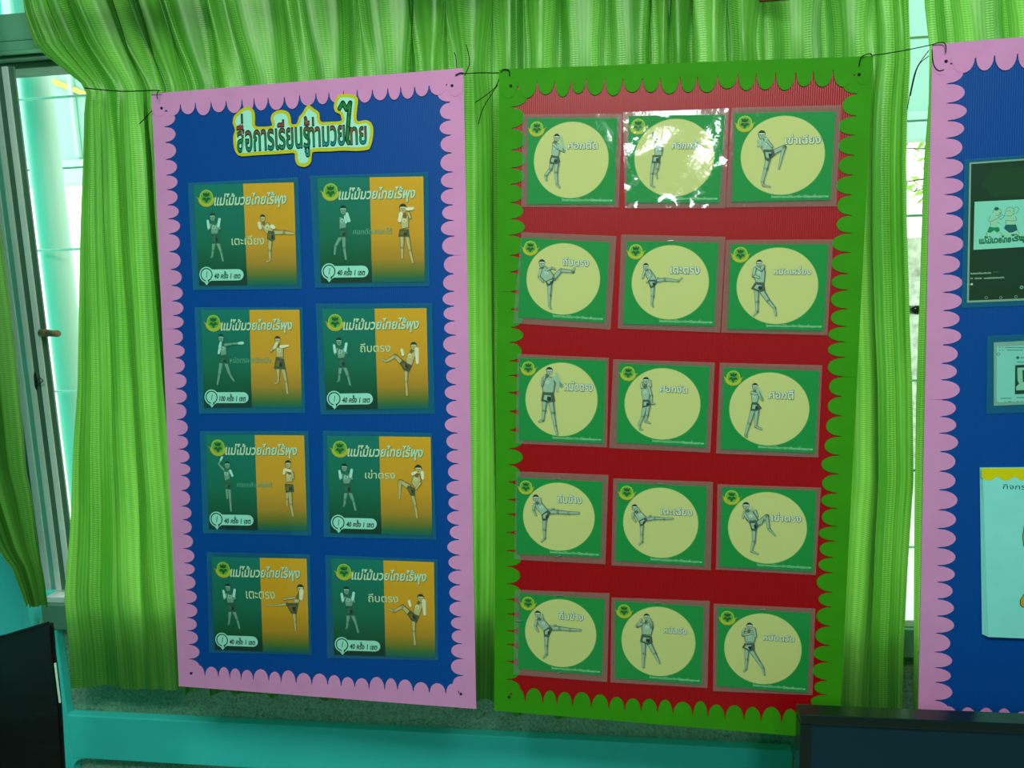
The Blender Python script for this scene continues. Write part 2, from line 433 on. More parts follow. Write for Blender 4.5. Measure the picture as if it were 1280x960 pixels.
def curtain(name, label, le, re, zbot, ztop, nf, Y0, seed, amp=.019, over=.012, nu=420, nv=70, pinch=True, hemwave=.004, gather=False, parent=None, mat_=None, ybot=-.03):
    rnd = random.Random(seed)
    # irregular fold positions, as a warped phase along the width
    ks = [rnd.uniform(.45, 1.9) for _ in range(nf)]
    tot = sum(ks); acc = [0]
    for k in ks: acc.append(acc[-1] + k / tot)
    fa = [rnd.uniform(.5, 1.35) for _ in range(nf + 1)]
    def phase(u):
        u = min(max(u, 0), 1)
        for i in range(nf):
            if u <= acc[i + 1]: return i + (u - acc[i]) / (acc[i + 1] - acc[i]), fa[i] + (fa[i + 1] - fa[i]) * (u - acc[i]) / (acc[i + 1] - acc[i])
        return nf, fa[-1]
    bm = bmesh.new(); uvl = bm.loops.layers.uv.new('UVMap')
    zsv = []
    for j in range(nv + 1): zsv.append(zbot + (ztop - zbot) * j / nv)
    grid = []; uvs = {}
    Wc = interp(re, 1.5) - interp(le, 1.5); XL0 = interp(le, 1.5)
    for j, z in enumerate(zsv):
        row = []
        xl = interp(le, z); xr = interp(re, z)
        p = math.exp(-((z - ZC) / .07) ** 2) if pinch else 0
        dz = z - ZC
        for i in range(nu + 1):
            u = i / nu
            w = .012 * noise.noise(Vector((u * 6, z * .9, seed * 3.1))) + .003 * noise.noise(Vector((u * 22, z * 1.5, seed)))
            ph, am = phase(u + w)
            am *= (1 - .62 * p) * (1 - .45 * math.exp(-((z - zbot) / .22) ** 2))
            if pinch and dz > 0: am *= 1 + min(dz * 1.2, .3)
            if gather: am *= 1 - .45 * (1 - u) ** 4
            t = 2 * math.pi * ph
            y = -amp * am * math.sin(t + .7 * math.sin(t)) - amp * .3 * am * math.sin(2.3 * t + 3 * noise.noise(Vector((u * 4, z, seed))))
            xb = xl + (xr - xl) * u if not gather else XL0 + (xr - XL0) * u + (xl - XL0) * (1 - u) ** 11 + max(-.17, -.62 * max(0, dz)) * ((1 - u) ** 2.4 - (1 - u) ** 11)
            x = xb + over * am * math.sin(t + 1.35) * min(1, 12 * u, 12 * (1 - u)) * (xr - xl) / Wc
            y += .006 * noise.noise(Vector((x * 5, z * 4, seed + 9)))
            yy = Y0 + y + ybot * (1 - (z - zbot) / max(.1, ZC - zbot)) * (1 if z < ZC else 0)
            zz = z + (hemwave * math.sin(t * .7 + seed) if j == 0 else 0)
            v = bm.verts.new((x, yy, zz)); uvs[v] = (u * Wc * 1.7, z); row.append(v)
        grid.append(row)
    for a, b in zip(grid, grid[1:]):
        for i in range(nu):
            f = bm.faces.new((a[i], a[i + 1], b[i + 1], b[i])); f.smooth = True
            for l in f.loops: l[uvl].uv = uvs[l.vert]
    return bm_obj(name, bm, mat_ or m_curt, parent)

YC = 1.532
ZB, ZT = at(200, 863, 1.50).z, 2.52
leA = edge([(8, -90), (29, -10), (33, 20), (46, 60), (76, 84), (106, 108), (107, 116), (104, 140), (103, 200), (102, 300), (102, 480), (98, 560), (96, 640), (92, 740), (98, 800), (101, 862)], YC)
reA = edge([(650, -90), (653, 900)], YC)
c1 = curtain('curtain', '', leA, reA, ZB, ZT, 12, YC, 4, nv=90, nu=560, gather=True, over=.016)
tag(c1, 'green satin curtain bunched by the cord behind the left blue board', 'curtain', 'green satin curtains')
leB = edge([(637, -90), (643, 900)], YC - .012)
reB = edge([(1138, -90), (1137, 0), (1139, 70), (1134, 140), (1132, 200), (1132, 300), (1134, 400), (1137, 480), (1138, 600), (1130, 700), (1124, 800), (1121, 930)], YC - .012)
c2 = curtain('curtain', '', leB, reB, at(1000, 905, 1.5).z, ZT, 10, YC - .012, 12, nv=90, nu=480, over=.014)
tag(c2, 'green satin curtain hanging behind the green-edged red board', 'curtain', 'green satin curtains')
leC = edge([(1155, -90), (1155, 0), (1161, 58), (1158, 130), (1152, 200), (1148, 300), (1144, 400), (1140, 500), (1139, 600), (1137, 700), (1134, 900)], YC)
reC = [(0, 1.25), (3, 1.3)]
c3 = curtain('curtain', '', leC, reC, at(1000, 905, 1.5).z, ZT, 12, YC, 23, nv=80, nu=300)
tag(c3, 'green satin curtain behind the right blue board at the picture edge', 'curtain', 'green satin curtains')
# gathered curtain at the far left, swept over the pillar
m_curtd = curtain_mat('dark_green_satin_curtain', .8)
Yd = 1.405
leD = edge([(-120, 100), (-70, 400), (-45, 560), (-20, 640), (3, 690), (18, 708), (28, 735), (35, 757)], Yd)
reD = edge([(-60, -60), (-14, 200), (2, 300), (12, 385), (22, 470), (29, 540), (31, 590), (38, 622), (45, 680), (54, 728), (57, 756)], Yd)
c4 = curtain('curtain', '', leD, reD, at(40, 757, Yd).z, 2.45, 4, Yd, 31, amp=.016, over=.010, nu=160, nv=70, pinch=False, mat_=m_curtd, ybot=0)
tag(c4, 'small dark green curtain gathered against the turquoise pillar at far left', 'curtain')
# rod the curtains hang from (above the picture)
bm = bmesh.new(); tube(bm, [(-1.6, 1.53, 2.525), (1.5, 1.53, 2.525)], .009, 10)
o = bm_obj('curtain_rod', bm, m_alu, None, True); tag(o, 'slim metal curtain rod above the green curtains', 'curtain rod')
# dark red plaque whose lower edge shows at the top
a = at(948, 4.5, 1.49); b = at(988, 2.0, 1.49)
o = box_obj('hanging_plaque', (a.x, 1.478, a.z), (b.x, 1.486, a.z + .16), mat('dark_red_board', (112, 42, 30), .6), bev=.002)
tag(o, 'dark red board hanging on the curtain, cut by the top edge', 'sign')

# ------------------------------------------------------------------ flat prints
class Print:
    "flat ink shapes in the plane of a card, each layer a hair above the last"
    def __init__(s): s.v = []; s.f = []; s.c = []; s.z = 0
    def up(s, dz=.00006): s.z += dz
    def poly(s, pts, col, z=None):
        n = len(s.v); zz = s.z if z is None else z
        s.v += [(p[0], p[1], zz) for p in pts]; s.f.append(list(range(n, n + len(pts)))); s.c.append(col)
    def disc(s, c, r, col, n=24, ry=None, a0=0, a1=2 * math.pi):
        s.poly([(c[0] + r * math.cos(a0 + (a1 - a0) * k / n), c[1] + (ry or r) * math.sin(a0 + (a1 - a0) * k / n)) for k in range(n)], col)
    def ring(s, c, r0, r1, col, n=28, a0=0, a1=2 * math.pi):
        for k in range(n):
            t = a0 + (a1 - a0) * k / n; u = a0 + (a1 - a0) * (k + 1) / n
            s.poly([(c[0] + q * math.cos(w), c[1] + q * math.sin(w)) for q, w in ((r0, t), (r1, t), (r1, u), (r0, u))], col)
    def cap(s, a, b, ra, rb, col):
        d = Vector((b[0] - a[0], b[1] - a[1])); L_ = d.length or 1e-6; n = Vector((-d.y, d.x)) / L_; th = math.atan2(n.y, n.x)
        pts = [(a[0] + ra * math.cos(th + math.pi * k / 6), a[1] + ra * math.sin(th + math.pi * k / 6)) for k in range(7)]
        pts += [(b[0] + rb * math.cos(th + math.pi + math.pi * k / 6), b[1] + rb * math.sin(th + math.pi + math.pi * k / 6)) for k in range(7)]
        s.poly(pts, col)
    def build(s, name, parent, z=0):
        me = bpy.data.meshes.new(name); me.from_pydata(s.v, [], s.f)
        at_ = me.color_attributes.new('Col', 'FLOAT_COLOR', 'CORNER')
        i = 0
        for f, c in zip(s.f, s.c):
            for _ in f:
                at_.data[i].color = c; i += 1
        # make every face look at the room
        me.update()
        bm = bmesh.new(); bm.from_mesh(me)
        for f in bm.faces:
            if f.normal.z < 0: f.normal_flip()
        bm.to_mesh(me); bm.free()
        o = link(name, me, parent, INK); o.location.z = z
        return o

# lettering ---------------------------------------------------------
GLY = {}
def glyph(ch, off):
    k = (ch, off)
    if k not in GLY:
        cu = bpy.data.curves.new('g', 'FONT'); cu.body = ch; cu.size = 1; cu.resolution_u = 2; cu.offset = off; cu.fill_mode = 'FRONT'
        ob = bpy.data.objects.new('g', cu); C.objects.link(ob)
        bpy.context.view_layer.update()
        dg = bpy.context.evaluated_depsgraph_get(); me = bpy.data.meshes.new_from_object(ob.evaluated_get(dg))
        GLY[k] = ([tuple(v.co) for v in me.vertices], [list(p.vertices) for p in me.polygons])
        bpy.data.objects.remove(ob); bpy.data.meshes.remove(me); bpy.data.curves.remove(cu)
    return GLY[k]
def maxx(st): return max([v[0] for v in glyph(st, 0)[0]] or [0])
UPV = 'ิีึืั'; TONE = '่้๊๋์'; LOW = 'ุู'
def text_geo(st, off=0.0):
    vs, fs, x, prev = [], [], 0.0, ''
    ko = maxx('ก'); kk = maxx('กก') - ko
    for ch in st:
        if ch == ' ': x += .32; prev = ch; continue
        comb = ch in UPV + TONE + LOW
        g, f = glyph(ch, off)
        dx = dy = 0
        if ch in TONE and prev in UPV: dy = .19
        n = len(vs)
        vs += [(p[0] + x + dx, p[1] + dy) for p in g]; fs += [[q + n for q in t] for t in f]
        if not comb:
            k2 = maxx(ch + 'ก') - ko
            x += k2
        prev = ch
    return vs, fs
TG = {}
def text(pr, st, x0, y0, x1, y1, col, off=0.0, shear=0.0, dx=0, dy=0, grad=None, ref=True):
    "letters fitted into the box x0..x1, y0..y1 (card plane, y up)"
    k = (st, off)
    if k not in TG: TG[k] = text_geo(st, off)
    if (st, 0.0) not in TG: TG[(st, 0.0)] = text_geo(st, 0.0)
    rv = TG[(st, 0.0)][0]
    vs, fs = TG[k]
    X = [v[0] + shear * v[1] for v in rv]; Y = [v[1] for v in rv]
    a, b, c, d = min(X), max(X), min(Y), max(Y); sx = (x1 - x0) / (b - a); sy = (y1 - y0) / (d - c)
    for f in fs:
        pts = [((vs[i][0] + shear * vs[i][1] - a) * sx + x0 + dx, (vs[i][1] - c) * sy + y0 + dy) for i in f]
        cc = col
        if grad:
            h = sum(p[1] for p in pts) / len(pts); h = (h - y0) / (y1 - y0); cc = grad(h)
        pr.poly(pts, cc)

# posters, boards ------------------------------------------------------
def frame_from(tl, ex, n):
    ex = ex.normalized(); n = (n - ex * n.dot(ex)).normalized(); ey = n.cross(ex)
    mw = Matrix.Identity(4)
    for i in range(3): mw[i][0] = ex[i]; mw[i][1] = ey[i]; mw[i][2] = n[i]; mw[i][3] = tl[i]
    return mw

class Board:
    def __init__(s, tl, tr, bl, W, H):
        tl, tr, bl = Vector(tl), Vector(tr), Vector(bl)
        ex = (tr - tl).normalized(); dn = (bl - tl); n = dn.cross(ex).normalized()
        if n.y > 0: n = -n
        s.mw = frame_from(tl, ex, n); s.inv = s.mw.inverted(); s.W = W; s.H = H; s.n = n; s.o = tl
    def loc(s, px, py):
        v = at(px, py, 1.5) - CAM; t = (s.o - CAM).dot(s.n) / v.dot(s.n); p = s.inv @ (CAM + v * t)
        return Vector((p.x, p.y))

BL = Board((-.915, 1.501, 1.970), (-.273, 1.468, 1.969), (-.922, 1.400, .754), .643, 1.22)
BG = Board((-.205, 1.458, 1.960), (.441, 1.450, 1.938), (-.243, 1.380, .740), .646, 1.22)
tlR = at(1165, 56, 1.47)
BR = Board(tlR, at(1280, 46.5, 1.462), at(1162, 890, 1.385), .645, 1.22)

def plate(name, pts, z0, z1, ma, parent):
    "extruded outline (xy polygon) between z0 and z1"
    bm = bmesh.new()
    vs = [bm.verts.new((p[0], p[1], z1)) for p in pts]; f = bm.faces.new(vs)
    if f.normal.z < 0: f.normal_flip()
    f.normal_update()
    if f.normal.z < 0: bmesh.ops.reverse_faces(bm, faces=[f])
    r = bmesh.ops.extrude_face_region(bm, geom=[f])
    for v in r['geom']:
        if isinstance(v, bmesh.types.BMVert): v.co.z = z0
    bmesh.ops.recalc_face_normals(bm, faces=bm.faces[:])
    bmesh.ops.triangulate(bm, faces=[f for f in bm.faces if len(f.verts) > 4])
    return bm_obj(name, bm, ma, parent)

def scallops(L_, w, lobe, pitch, rnd, flat=.5):
    "outline of a border strip of length L_, straight on the outer side and cut in scallops on the inner one"
    pts = [(0, 0), (L_, 0)]
    n = max(3, round(L_ / pitch)); xs_ = [0]; wts = [rnd.uniform(.84, 1.16) for _ in range(n)]; s_ = sum(wts)
    for q in wts: xs_.append(xs_[-1] + q / s_ * L_)
    inner = []
    for k in range(n):
        a, b = xs_[k], xs_[k + 1]; d0 = rnd.uniform(.85, 1.1) * lobe; c = (a + b) / 2; h = (b - a) / 2
        na = rnd.uniform(-.1, .12) * lobe
        inner.append((a + .0004, w + na))
        for t in range(11):
            th = math.pi * (1 - t / 10); ux = math.cos(th); uy = math.sin(th)
            inner.append((c + h * .93 * ux, w + d0 * (.12 + .88 * uy ** flat)))
        inner.append((b - .0004, w + na))
    return pts + inner[::-1]

def board(name, B, panel_m, border_m, bw, lobe, pitch, seed, label, thick=.004, flat=1.0, only=None, split=None):
    rnd = random.Random(seed)
    t = empty(name, B.mw)
    box_obj('panel', (0.001, -B.H + .001, -thick), (B.W - .001, -.001, 0), panel_m, t, .0004)
    W, H = B.W, B.H
    def strip(pts, tf, nm='scalloped_border', z=0.0):
        return plate(nm, [tf(p) for p in pts], z + .0003, z + .0014, border_m, t)
    strip(scallops(W, bw, lobe, pitch, rnd, flat), lambda p: (p[0], -p[1]), z=.0006)
    strip(scallops(W, bw, lobe, pitch, rnd, flat), lambda p: (p[0], -H + p[1]), z=.0006)
    for sx in (0, 1):
        cut = split[sx] if split else .5
        for a, b in ((0, cut), (cut, 1)):
            L_ = (b - a) * H
            strip(scallops(L_, bw * (1.02 if a else 1), lobe, pitch, rnd, flat), (lambda p, a=a: (p[1], -a * H - p[0])) if sx == 0 else (lambda p, a=a: (W - p[1], -a * H - p[0])), z=0)
    for (x, y) in ((.022, -.03), (W - .022, -.03), (.03, -H + .03), (W - .03, -H + .028)):
        bm = bmesh.new(); bmesh.ops.create_cone(bm, cap_ends=True, segments=10, radius1=.0028, radius2=.0028, depth=.0006, matrix=Matrix.Translation((x, y, .0024)))
        bm_obj('eyelet_hole', bm, m_cord, t)
    tag(t, label, 'notice board')
    return t

tL = board('notice_board', BL, m_blue, m_pink, .025, .0235, .0305, 5, 'blue notice board with pink scalloped border holding eight green and orange cards', split=(.385, .28))
tG = board('notice_board', BG, m_red, m_lime, .023, .0275, .0325, 6, 'red notice board with bright green scalloped border holding fifteen round-disc cards', split=(.33, .45))
tR = board('notice_board', BR, m_blue, m_pink, .025, .029, .0325, 8, 'blue notice board with pink scalloped border cut off by the right picture edge', split=(.5, .5))

def px_box(B, mw_inv, x0, y0, x1, y1): pass

class Card:
    def __init__(s, B, inner, outer, zlift, film, label, group, name='laminated_card', wav=.0007, seed=0):
        q = [B.loc(*p) for p in inner]; s.B = B
        c = sum(q, Vector((0, 0))) / 4
        ex = ((q[1] - q[0]) + (q[2] - q[3])).normalized(); ey = Vector((-ex.y, ex.x))
        s.w = ((q[1] - q[0]).length + (q[2] - q[3]).length) / 2; s.h = ((q[0] - q[3]).length + (q[1] - q[2]).length) / 2
        lm = Matrix.Identity(4)
        lm[0][0], lm[1][0] = ex.x, ex.y; lm[0][1], lm[1][1] = ey.x, ey.y; lm[0][3], lm[1][3] = c.x, c.y; lm[2][3] = zlift
        s.root = empty(name, B.mw @ lm); s.inv = lm.inverted()
        tag(s.root, label, 'poster', group)
        s.q = [s.L(*p) for p in inner]; s.sheet = None
        if outer:
            o = [s.L(*p) for p in outer]; n = 24; bm = bmesh.new(); g = []
            rnd = random.Random(seed)
            for j in range(n + 1):
                row = []
                for i in range(n + 1):
                    u, v = i / n, j / n
                    p = o[0] * (1 - u) * (1 - v) + o[1] * u * (1 - v) + o[2] * u * v + o[3] * (1 - u) * v
                    e = max(abs(u - .5), abs(v - .5)) * 2
                    z = .0016 + wav * (.5 + .5 * noise.noise(Vector((u * 3, v * 3, seed * 2.7)))) + wav * 1.2 * e ** 6 * (.5 + noise.noise(Vector((u * 6, v * 6, seed))))
                    if film is m_film_w: z += .0007 + .0010 * math.cos(2 * math.pi * (u * 1.0 + v * .6) * 1.25 + 2.1)
                    row.append(bm.verts.new((p.x, p.y, z)))
                g.append(row)
            for a, b in zip(g, g[1:]):
                for i in range(n):
                    f = bm.faces.new((a[i], b[i], b[i + 1], a[i + 1])); f.smooth = True
            bm_obj('laminate_film', bm, film, s.root)
            bm = bmesh.new(); bm.faces.new([bm.verts.new((p.x, p.y, .0001)) for p in (o[3], o[2], o[1], o[0])])
            bm_obj('laminate_margin', bm, m_marg_r if B is BG else m_marg_b, s.root)
    def L(s, px, py):
        p = s.B.loc(px, py); r = s.inv @ Vector((p.x, p.y, 0)); return Vector((r.x, r.y))
    def N(s, u, v):     # 0..1 from the print's top left corner, v downwards
        q = s.q; return q[0] * (1 - u) * (1 - v) + q[1] * u * (1 - v) + q[2] * u * v + q[3] * (1 - u) * v
    def inner_norm(s, px, py):
        p = s.L(px, py); return ((p.x + s.w / 2) / s.w, (s.h / 2 - p.y) / s.h)
    def staple(s, u, v, ang=0):
        p = s.N(u, v); bm = bmesh.new(); box(bm, (-.005, -.0005, .0022), (.005, .0005, .0030)); o = bm_obj('staple', bm, m_steel, s.root)
        o.location = (p.x, p.y, 0); o.rotation_euler.z = ang

def emblem(card, cu, cv, r):
    pr = Print(); c = card.N(cu, cv); g1 = ink((150, 180, 40)); g2 = ink((14, 84, 22)); y = ink((172, 160, 20)); lt = ink((110, 165, 50))
    # lower crescent with two wing tips
    pts = []
    for k in range(19):
        t = math.pi + math.pi * k / 18
        pts.append((c.x + r * 1.28 * math.cos(t), c.y - r * .18 + r * 1.15 * math.sin(t)))
    pts = [(c.x - r * 1.62, c.y + r * .12)] + pts + [(c.x + r * 1.62, c.y + r * .12)]
    for k in range(13):
        t = -.1 - (math.pi - .2) * k / 12
        pts.append((c.x + r * 1.0 * math.cos(t), c.y - r * .1 + r * .72 * math.sin(t)))
    pr.poly(pts, y); pr.up()
    pr.disc((c.x, c.y), r, lt, 28); pr.up(); pr.ring((c.x, c.y), r * .92, r * 1.05, g1); pr.up()
    pr.disc((c.x, c.y), r * .86, ink((96, 150, 44)), 24); pr.up()
    for k, (a, L_) in enumerate(((-90, .8), (-90 - 62, .72), (-90 + 62, .72), (90 + 38, .8), (90 - 38, .8), (90, .7))):
        t = math.radians(a); d = Vector((math.cos(t), math.sin(t))); n = Vector((-d.y, d.x)); b = c + d * r * .06
        w = .24 if k else .3
        pr.poly([b, b + d * r * L_ * .45 + n * r * w, b + d * r * L_, b + d * r * L_ * .45 - n * r * w], g2)
    pr.build('printed_emblem', card.sheet, .0005)

SK = dict(disc=(((140, 166, 138)), ((72, 94, 78)), ((190, 206, 180)), (18, 34, 24), (60, 78, 62), (132, 166, 136)),
          teal=((104, 146, 122), (38, 96, 70), (150, 196, 176), (14, 40, 30), (34, 78, 56), (150, 200, 186)),
          orange=((176, 164, 108), (110, 92, 30), (214, 204, 156), (36, 32, 14), (66, 74, 44), (206, 200, 160)))
# figure data: traced joints; every number is in the enlarged crop of its own card (ox, oy, scale)
FIG = {}
def fig(k, ox, oy, s, head, torso, limbs, shorts, legs, style, wraps=()):
    FIG[k] = dict(o=(ox, oy, s), head=head, torso=torso, limbs=limbs, shorts=shorts, legs=legs, style=style, wraps=wraps)
R_ = 6.857
fig('R1', 640, 130, R_, (385, 292, 30), [(350, 345), (372, 332), (402, 338), (415, 400), (402, 455), (345, 452), (343, 400)], [[(360, 350, 14), (400, 385, 13), (432, 398, 11)]], [(338, 440), (405, 455), (417, 500), (385, 520), (322, 515), (325, 480)], [[(345, 505, 20), (330, 560, 15), (288, 615, 12), (294, 652, 8)], [(385, 510, 22), (378, 590, 16), (385, 690, 10), (408, 716, 6)]], 'disc', [[(400, 360, 12), (448, 405, 13), (425, 285, 10)]])
fig('R2', 770, 130, R_, (328, 270, 24), [(328, 330), (400, 330), (402, 400), (392, 450), (330, 465)], [[(380, 350, 12), (388, 400, 9), (345, 395, 8)]], [(312, 442), (385, 442), (377, 512), (308, 512)], [[(322, 500, 19), (305, 600, 13), (300, 696, 9), (325, 713, 6)], [(362, 500, 17), (352, 560, 12), (340, 600, 9), (350, 638, 6)]], 'disc')
fig('R3', 900, 120, 6.4, (330, 316, 34), [(312, 362), (366, 345), (402, 400), (428, 440), (350, 472), (325, 420)], [[(355, 342, 13), (412, 410, 9)]], [(342, 432), (425, 434), (438, 475), (386, 530), (355, 512)], [[(402, 468, 25), (508, 412, 17), (465, 584, 7)], [(380, 512, 22), (362, 585, 17), (335, 690, 11), (342, 716, 9), (392, 728, 6)]], 'disc', [[(330, 365, 13), (300, 402, 9)], [(305, 360, 12), (330, 410, 10), (372, 345, 9)]])
fig('R4', 640, 280, R_, (258, 338, 32), [(235, 377), (290, 360), (340, 410), (368, 442), (345, 482), (290, 500), (240, 450)], [[(250, 392, 13), (233, 450, 10), (268, 494, 7)], [(300, 395, 12), (345, 375, 8), (368, 388, 6)]], [(288, 490), (345, 466), (372, 458), (350, 520), (303, 533)], [[(358, 466, 23), (420, 398, 17), (520, 408, 13), (535, 378, 6)], [(325, 525, 20), (322, 610, 15), (320, 700, 9), (332, 724, 7)]], 'disc')
fig('R5', 770, 280, R_, (255, 366, 28), [(235, 397), (290, 385), (330, 440), (350, 480), (328, 515), (280, 500)], [[(245, 402, 12), (228, 460, 8)], [(285, 400, 11), (303, 440, 8), (262, 500, 6)], [(345, 470, 7), (355, 460, 5)]], [(268, 480), (330, 478), (360, 494), (330, 542), (295, 552)], [[(340, 486, 19), (420, 476, 15), (530, 487, 9), (562, 462, 5)], [(315, 540, 17), (312, 620, 13), (305, 690, 8), (315, 708, 6)]], 'disc')
fig('R6', 900, 290, R_, (332, 270, 30), [(285, 305), (375, 285), (388, 350), (378, 440), (305, 436), (280, 380)], [[(295, 315, 16), (283, 375, 14), (330, 392, 11)], [(366, 296, 16), (352, 330, 13), (310, 300, 10)]], [(298, 430), (377, 440), (386, 500), (335, 518), (262, 486)], [[(310, 500, 22), (312, 600, 16), (314, 680, 11), (285, 712, 8)], [(355, 505, 24), (410, 590, 17), (462, 650, 12), (472, 712, 9)]], 'disc')
fig('R7', 640, 430, R_, (322, 232, 34), [(265, 288), (300, 278), (360, 280), (376, 340), (362, 420), (268, 420), (255, 345)], [[(270, 300, 17), (262, 350, 13), (285, 270, 9)]], [(263, 408), (362, 420), (374, 492), (310, 502), (250, 486)], [[(282, 490, 24), (275, 570, 17), (266, 650, 11), (228, 662, 6)], [(337, 495, 25), (352, 590, 18), (370, 700, 12), (386, 768, 10)]], 'disc', [[(362, 290, 15), (428, 355, 14), (385, 250, 11)], [(395, 340, 12), (392, 400, 8)]])
fig('R8', 760, 440, R_, (325, 245, 31), [(286, 302), (350, 290), (362, 350), (352, 412), (300, 412), (286, 350)], [[(292, 300, 14), (288, 262, 9)], [(350, 300, 13), (370, 370, 10), (372, 440, 7), (396, 440, 6)], [(362, 240, 6), (366, 290, 8)]], [(297, 405), (358, 410), (372, 450), (335, 466), (293, 476)], [[(315, 466, 22), (298, 550, 15), (266, 620, 11), (272, 656, 7), (292, 662, 5)], [(345, 462, 20), (332, 540, 13), (320, 590, 9), (358, 606, 6)]], 'disc')
fig('R9', 890, 440, 6.4, (340, 275, 28), [(308, 320), (365, 305), (372, 360), (360, 402), (315, 406)], [[(315, 322, 14), (352, 332, 11)]], [(313, 400), (366, 405), (397, 450), (350, 470), (302, 466)], [[(325, 465, 22), (293, 570, 15), (264, 662, 10), (272, 672, 8)], [(357, 462, 20), (345, 590, 11), (388, 613, 7)]], 'disc', [[(366, 312, 13), (400, 378, 11), (374, 290, 9)]])
fig('R10', 635, 580, R_, (240, 290, 31), [(223, 337), (286, 320), (320, 360), (350, 395), (337, 430), (300, 442), (243, 380)], [[(228, 347, 13), (220, 390, 10), (240, 433, 7)], [(280, 330, 11), (277, 290, 6)], [(352, 388, 7), (392, 376, 5)]], [(288, 430), (345, 388), (368, 415), (337, 482), (296, 482)], [[(345, 405, 25), (430, 406, 18), (520, 415, 14), (604, 416, 10)], [(315, 475, 20), (312, 560, 14), (315, 630, 9), (288, 660, 7)]], 'disc')
fig('R11', 760, 580, R_, (228, 370, 29), [(215, 412), (275, 395), (310, 430), (337, 455), (310, 492), (265, 496)], [[(215, 422, 12), (213, 455, 9), (235, 487, 6)], [(268, 400, 10), (256, 372, 6)], [(330, 455, 7), (362, 434, 5)]], [(266, 480), (325, 448), (337, 475), (300, 522), (273, 530)], [[(332, 466, 20), (400, 460, 15), (480, 463, 11), (550, 462, 8)], [(290, 522, 17), (288, 600, 12), (290, 660, 8), (265, 684, 6)]], 'disc')
fig('R12', 890, 590, 6.86, (288, 286, 34), [(268, 332), (337, 315), (365, 360), (397, 400), (370, 450), (320, 440), (285, 400)], [[(275, 338, 13), (260, 384, 8)], [(275, 350, 12), (305, 400, 9), (370, 395, 7)], [(365, 325, 11), (384, 370, 8)], [(432, 395, 9), (415, 440, 7)]], [(313, 413), (375, 408), (397, 460), (376, 503), (334, 496)], [[(388, 440, 23), (466, 372, 18), (482, 480, 12), (534, 538, 6)], [(358, 498, 20), (354, 590, 15), (333, 670, 10), (388, 696, 6)]], 'disc', [[(335, 320, 10), (338, 292, 8)]])
FIG['R13'] = FIG['R10']
fig('R14', 760, 730, R_, (330, 275, 29), [(285, 327), (365, 315), (386, 380), (372, 432), (290, 426)], [[(290, 332, 15), (250, 352, 13), (283, 295, 9)], [(370, 322, 14), (375, 365, 12), (357, 290, 9)]], [(286, 424), (375, 438), (384, 496), (345, 514), (274, 486)], [[(305, 495, 22), (305, 590, 15), (300, 700, 11)], [(355, 505, 22), (400, 590, 15), (438, 668, 9)]], 'disc')
fig('R15', 880, 740, R_, (386, 284, 31), [(330, 332), (430, 318), (442, 370), (432, 424), (350, 422)], [[(335, 330, 15), (328, 358, 12), (425, 345, 11)], [(425, 305, 13), (437, 370, 12)], [(345, 305, 10), (328, 330, 9)]], [(343, 430), (430, 428), (434, 490), (385, 500), (323, 466)], [[(365, 490, 21), (360, 570, 15), (355, 650, 10), (338, 668, 7)], [(405, 495, 22), (460, 580, 15), (500, 640, 11), (512, 698, 8)]], 'disc')
S1 = 5.645
fig('guard', 220, 200, S1, (265, 405, 25), [(250, 450), (310, 445), (315, 485), (303, 522), (258, 525), (250, 490)], [[(255, 458, 11), (238, 492, 9)], [(305, 455, 11), (318, 485, 9)]], [(257, 523), (305, 523), (320, 590), (262, 592)], [[(275, 590, 16), (268, 640, 11), (262, 684, 7), (252, 690, 4)], [(305, 590, 16), (325, 650, 10), (338, 712, 8)]], 'teal', [[(240, 478, 11), (233, 432, 9)], [(308, 468, 11), (316, 420, 10)]])
fig('L1', 220, 200, S1, (618, 412, 22), [(600, 458), (655, 440), (702, 490), (675, 528), (645, 522)], [], [(655, 500), (700, 505), (706, 560), (680, 576), (648, 556)], [[(692, 512, 18), (770, 512, 14), (838, 521, 9)], [(672, 562, 18), (668, 640, 12), (670, 712, 7), (645, 718, 5)]], 'orange', [[(602, 480, 13), (594, 448, 12)], [(684, 470, 14), (700, 478, 11)]])
fig('L2a', 380, 200, S1, (282, 355, 29), [(255, 402), (310, 395), (305, 482), (255, 490)], [], [(253, 490), (310, 490), (311, 546), (242, 546)], [[(262, 550, 16), (228, 610, 11), (222, 666, 7)], [(288, 550, 17), (290, 620, 12), (302, 700, 8)]], 'teal', [[(300, 402, 13), (303, 440, 11)], [(310, 382, 11), (324, 430, 13)]])
fig('L2b', 380, 200, S1, (703, 345, 30), [(688, 402), (745, 390), (746, 480), (690, 490)], [[(745, 380, 13), (756, 410, 9)]], [(680, 490), (745, 490), (750, 546), (670, 541)], [[(698, 545, 18), (698, 620, 13), (698, 692, 8)], [(735, 545, 18), (752, 640, 12), (772, 722, 9)]], 'orange', [[(690, 382, 15), (680, 430, 13)], [(735, 348, 12), (772, 345, 11)]])
fig('L3a', 220, 370, 6, (345, 315, 26), [(330, 367), (385, 360), (390, 440), (345, 450)], [[(378, 366, 12), (430, 358, 9), (480, 354, 8)]], [(333, 455), (397, 455), (407, 510), (326, 500)], [[(345, 510, 17), (332, 590, 12), (318, 662, 7)], [(385, 510, 17), (412, 590, 11), (442, 637, 6)]], 'teal', [[(480, 354, 9), (508, 352, 11)], [(342, 375, 12), (330, 428, 9)], [(345, 350, 9), (338, 380, 11)]])
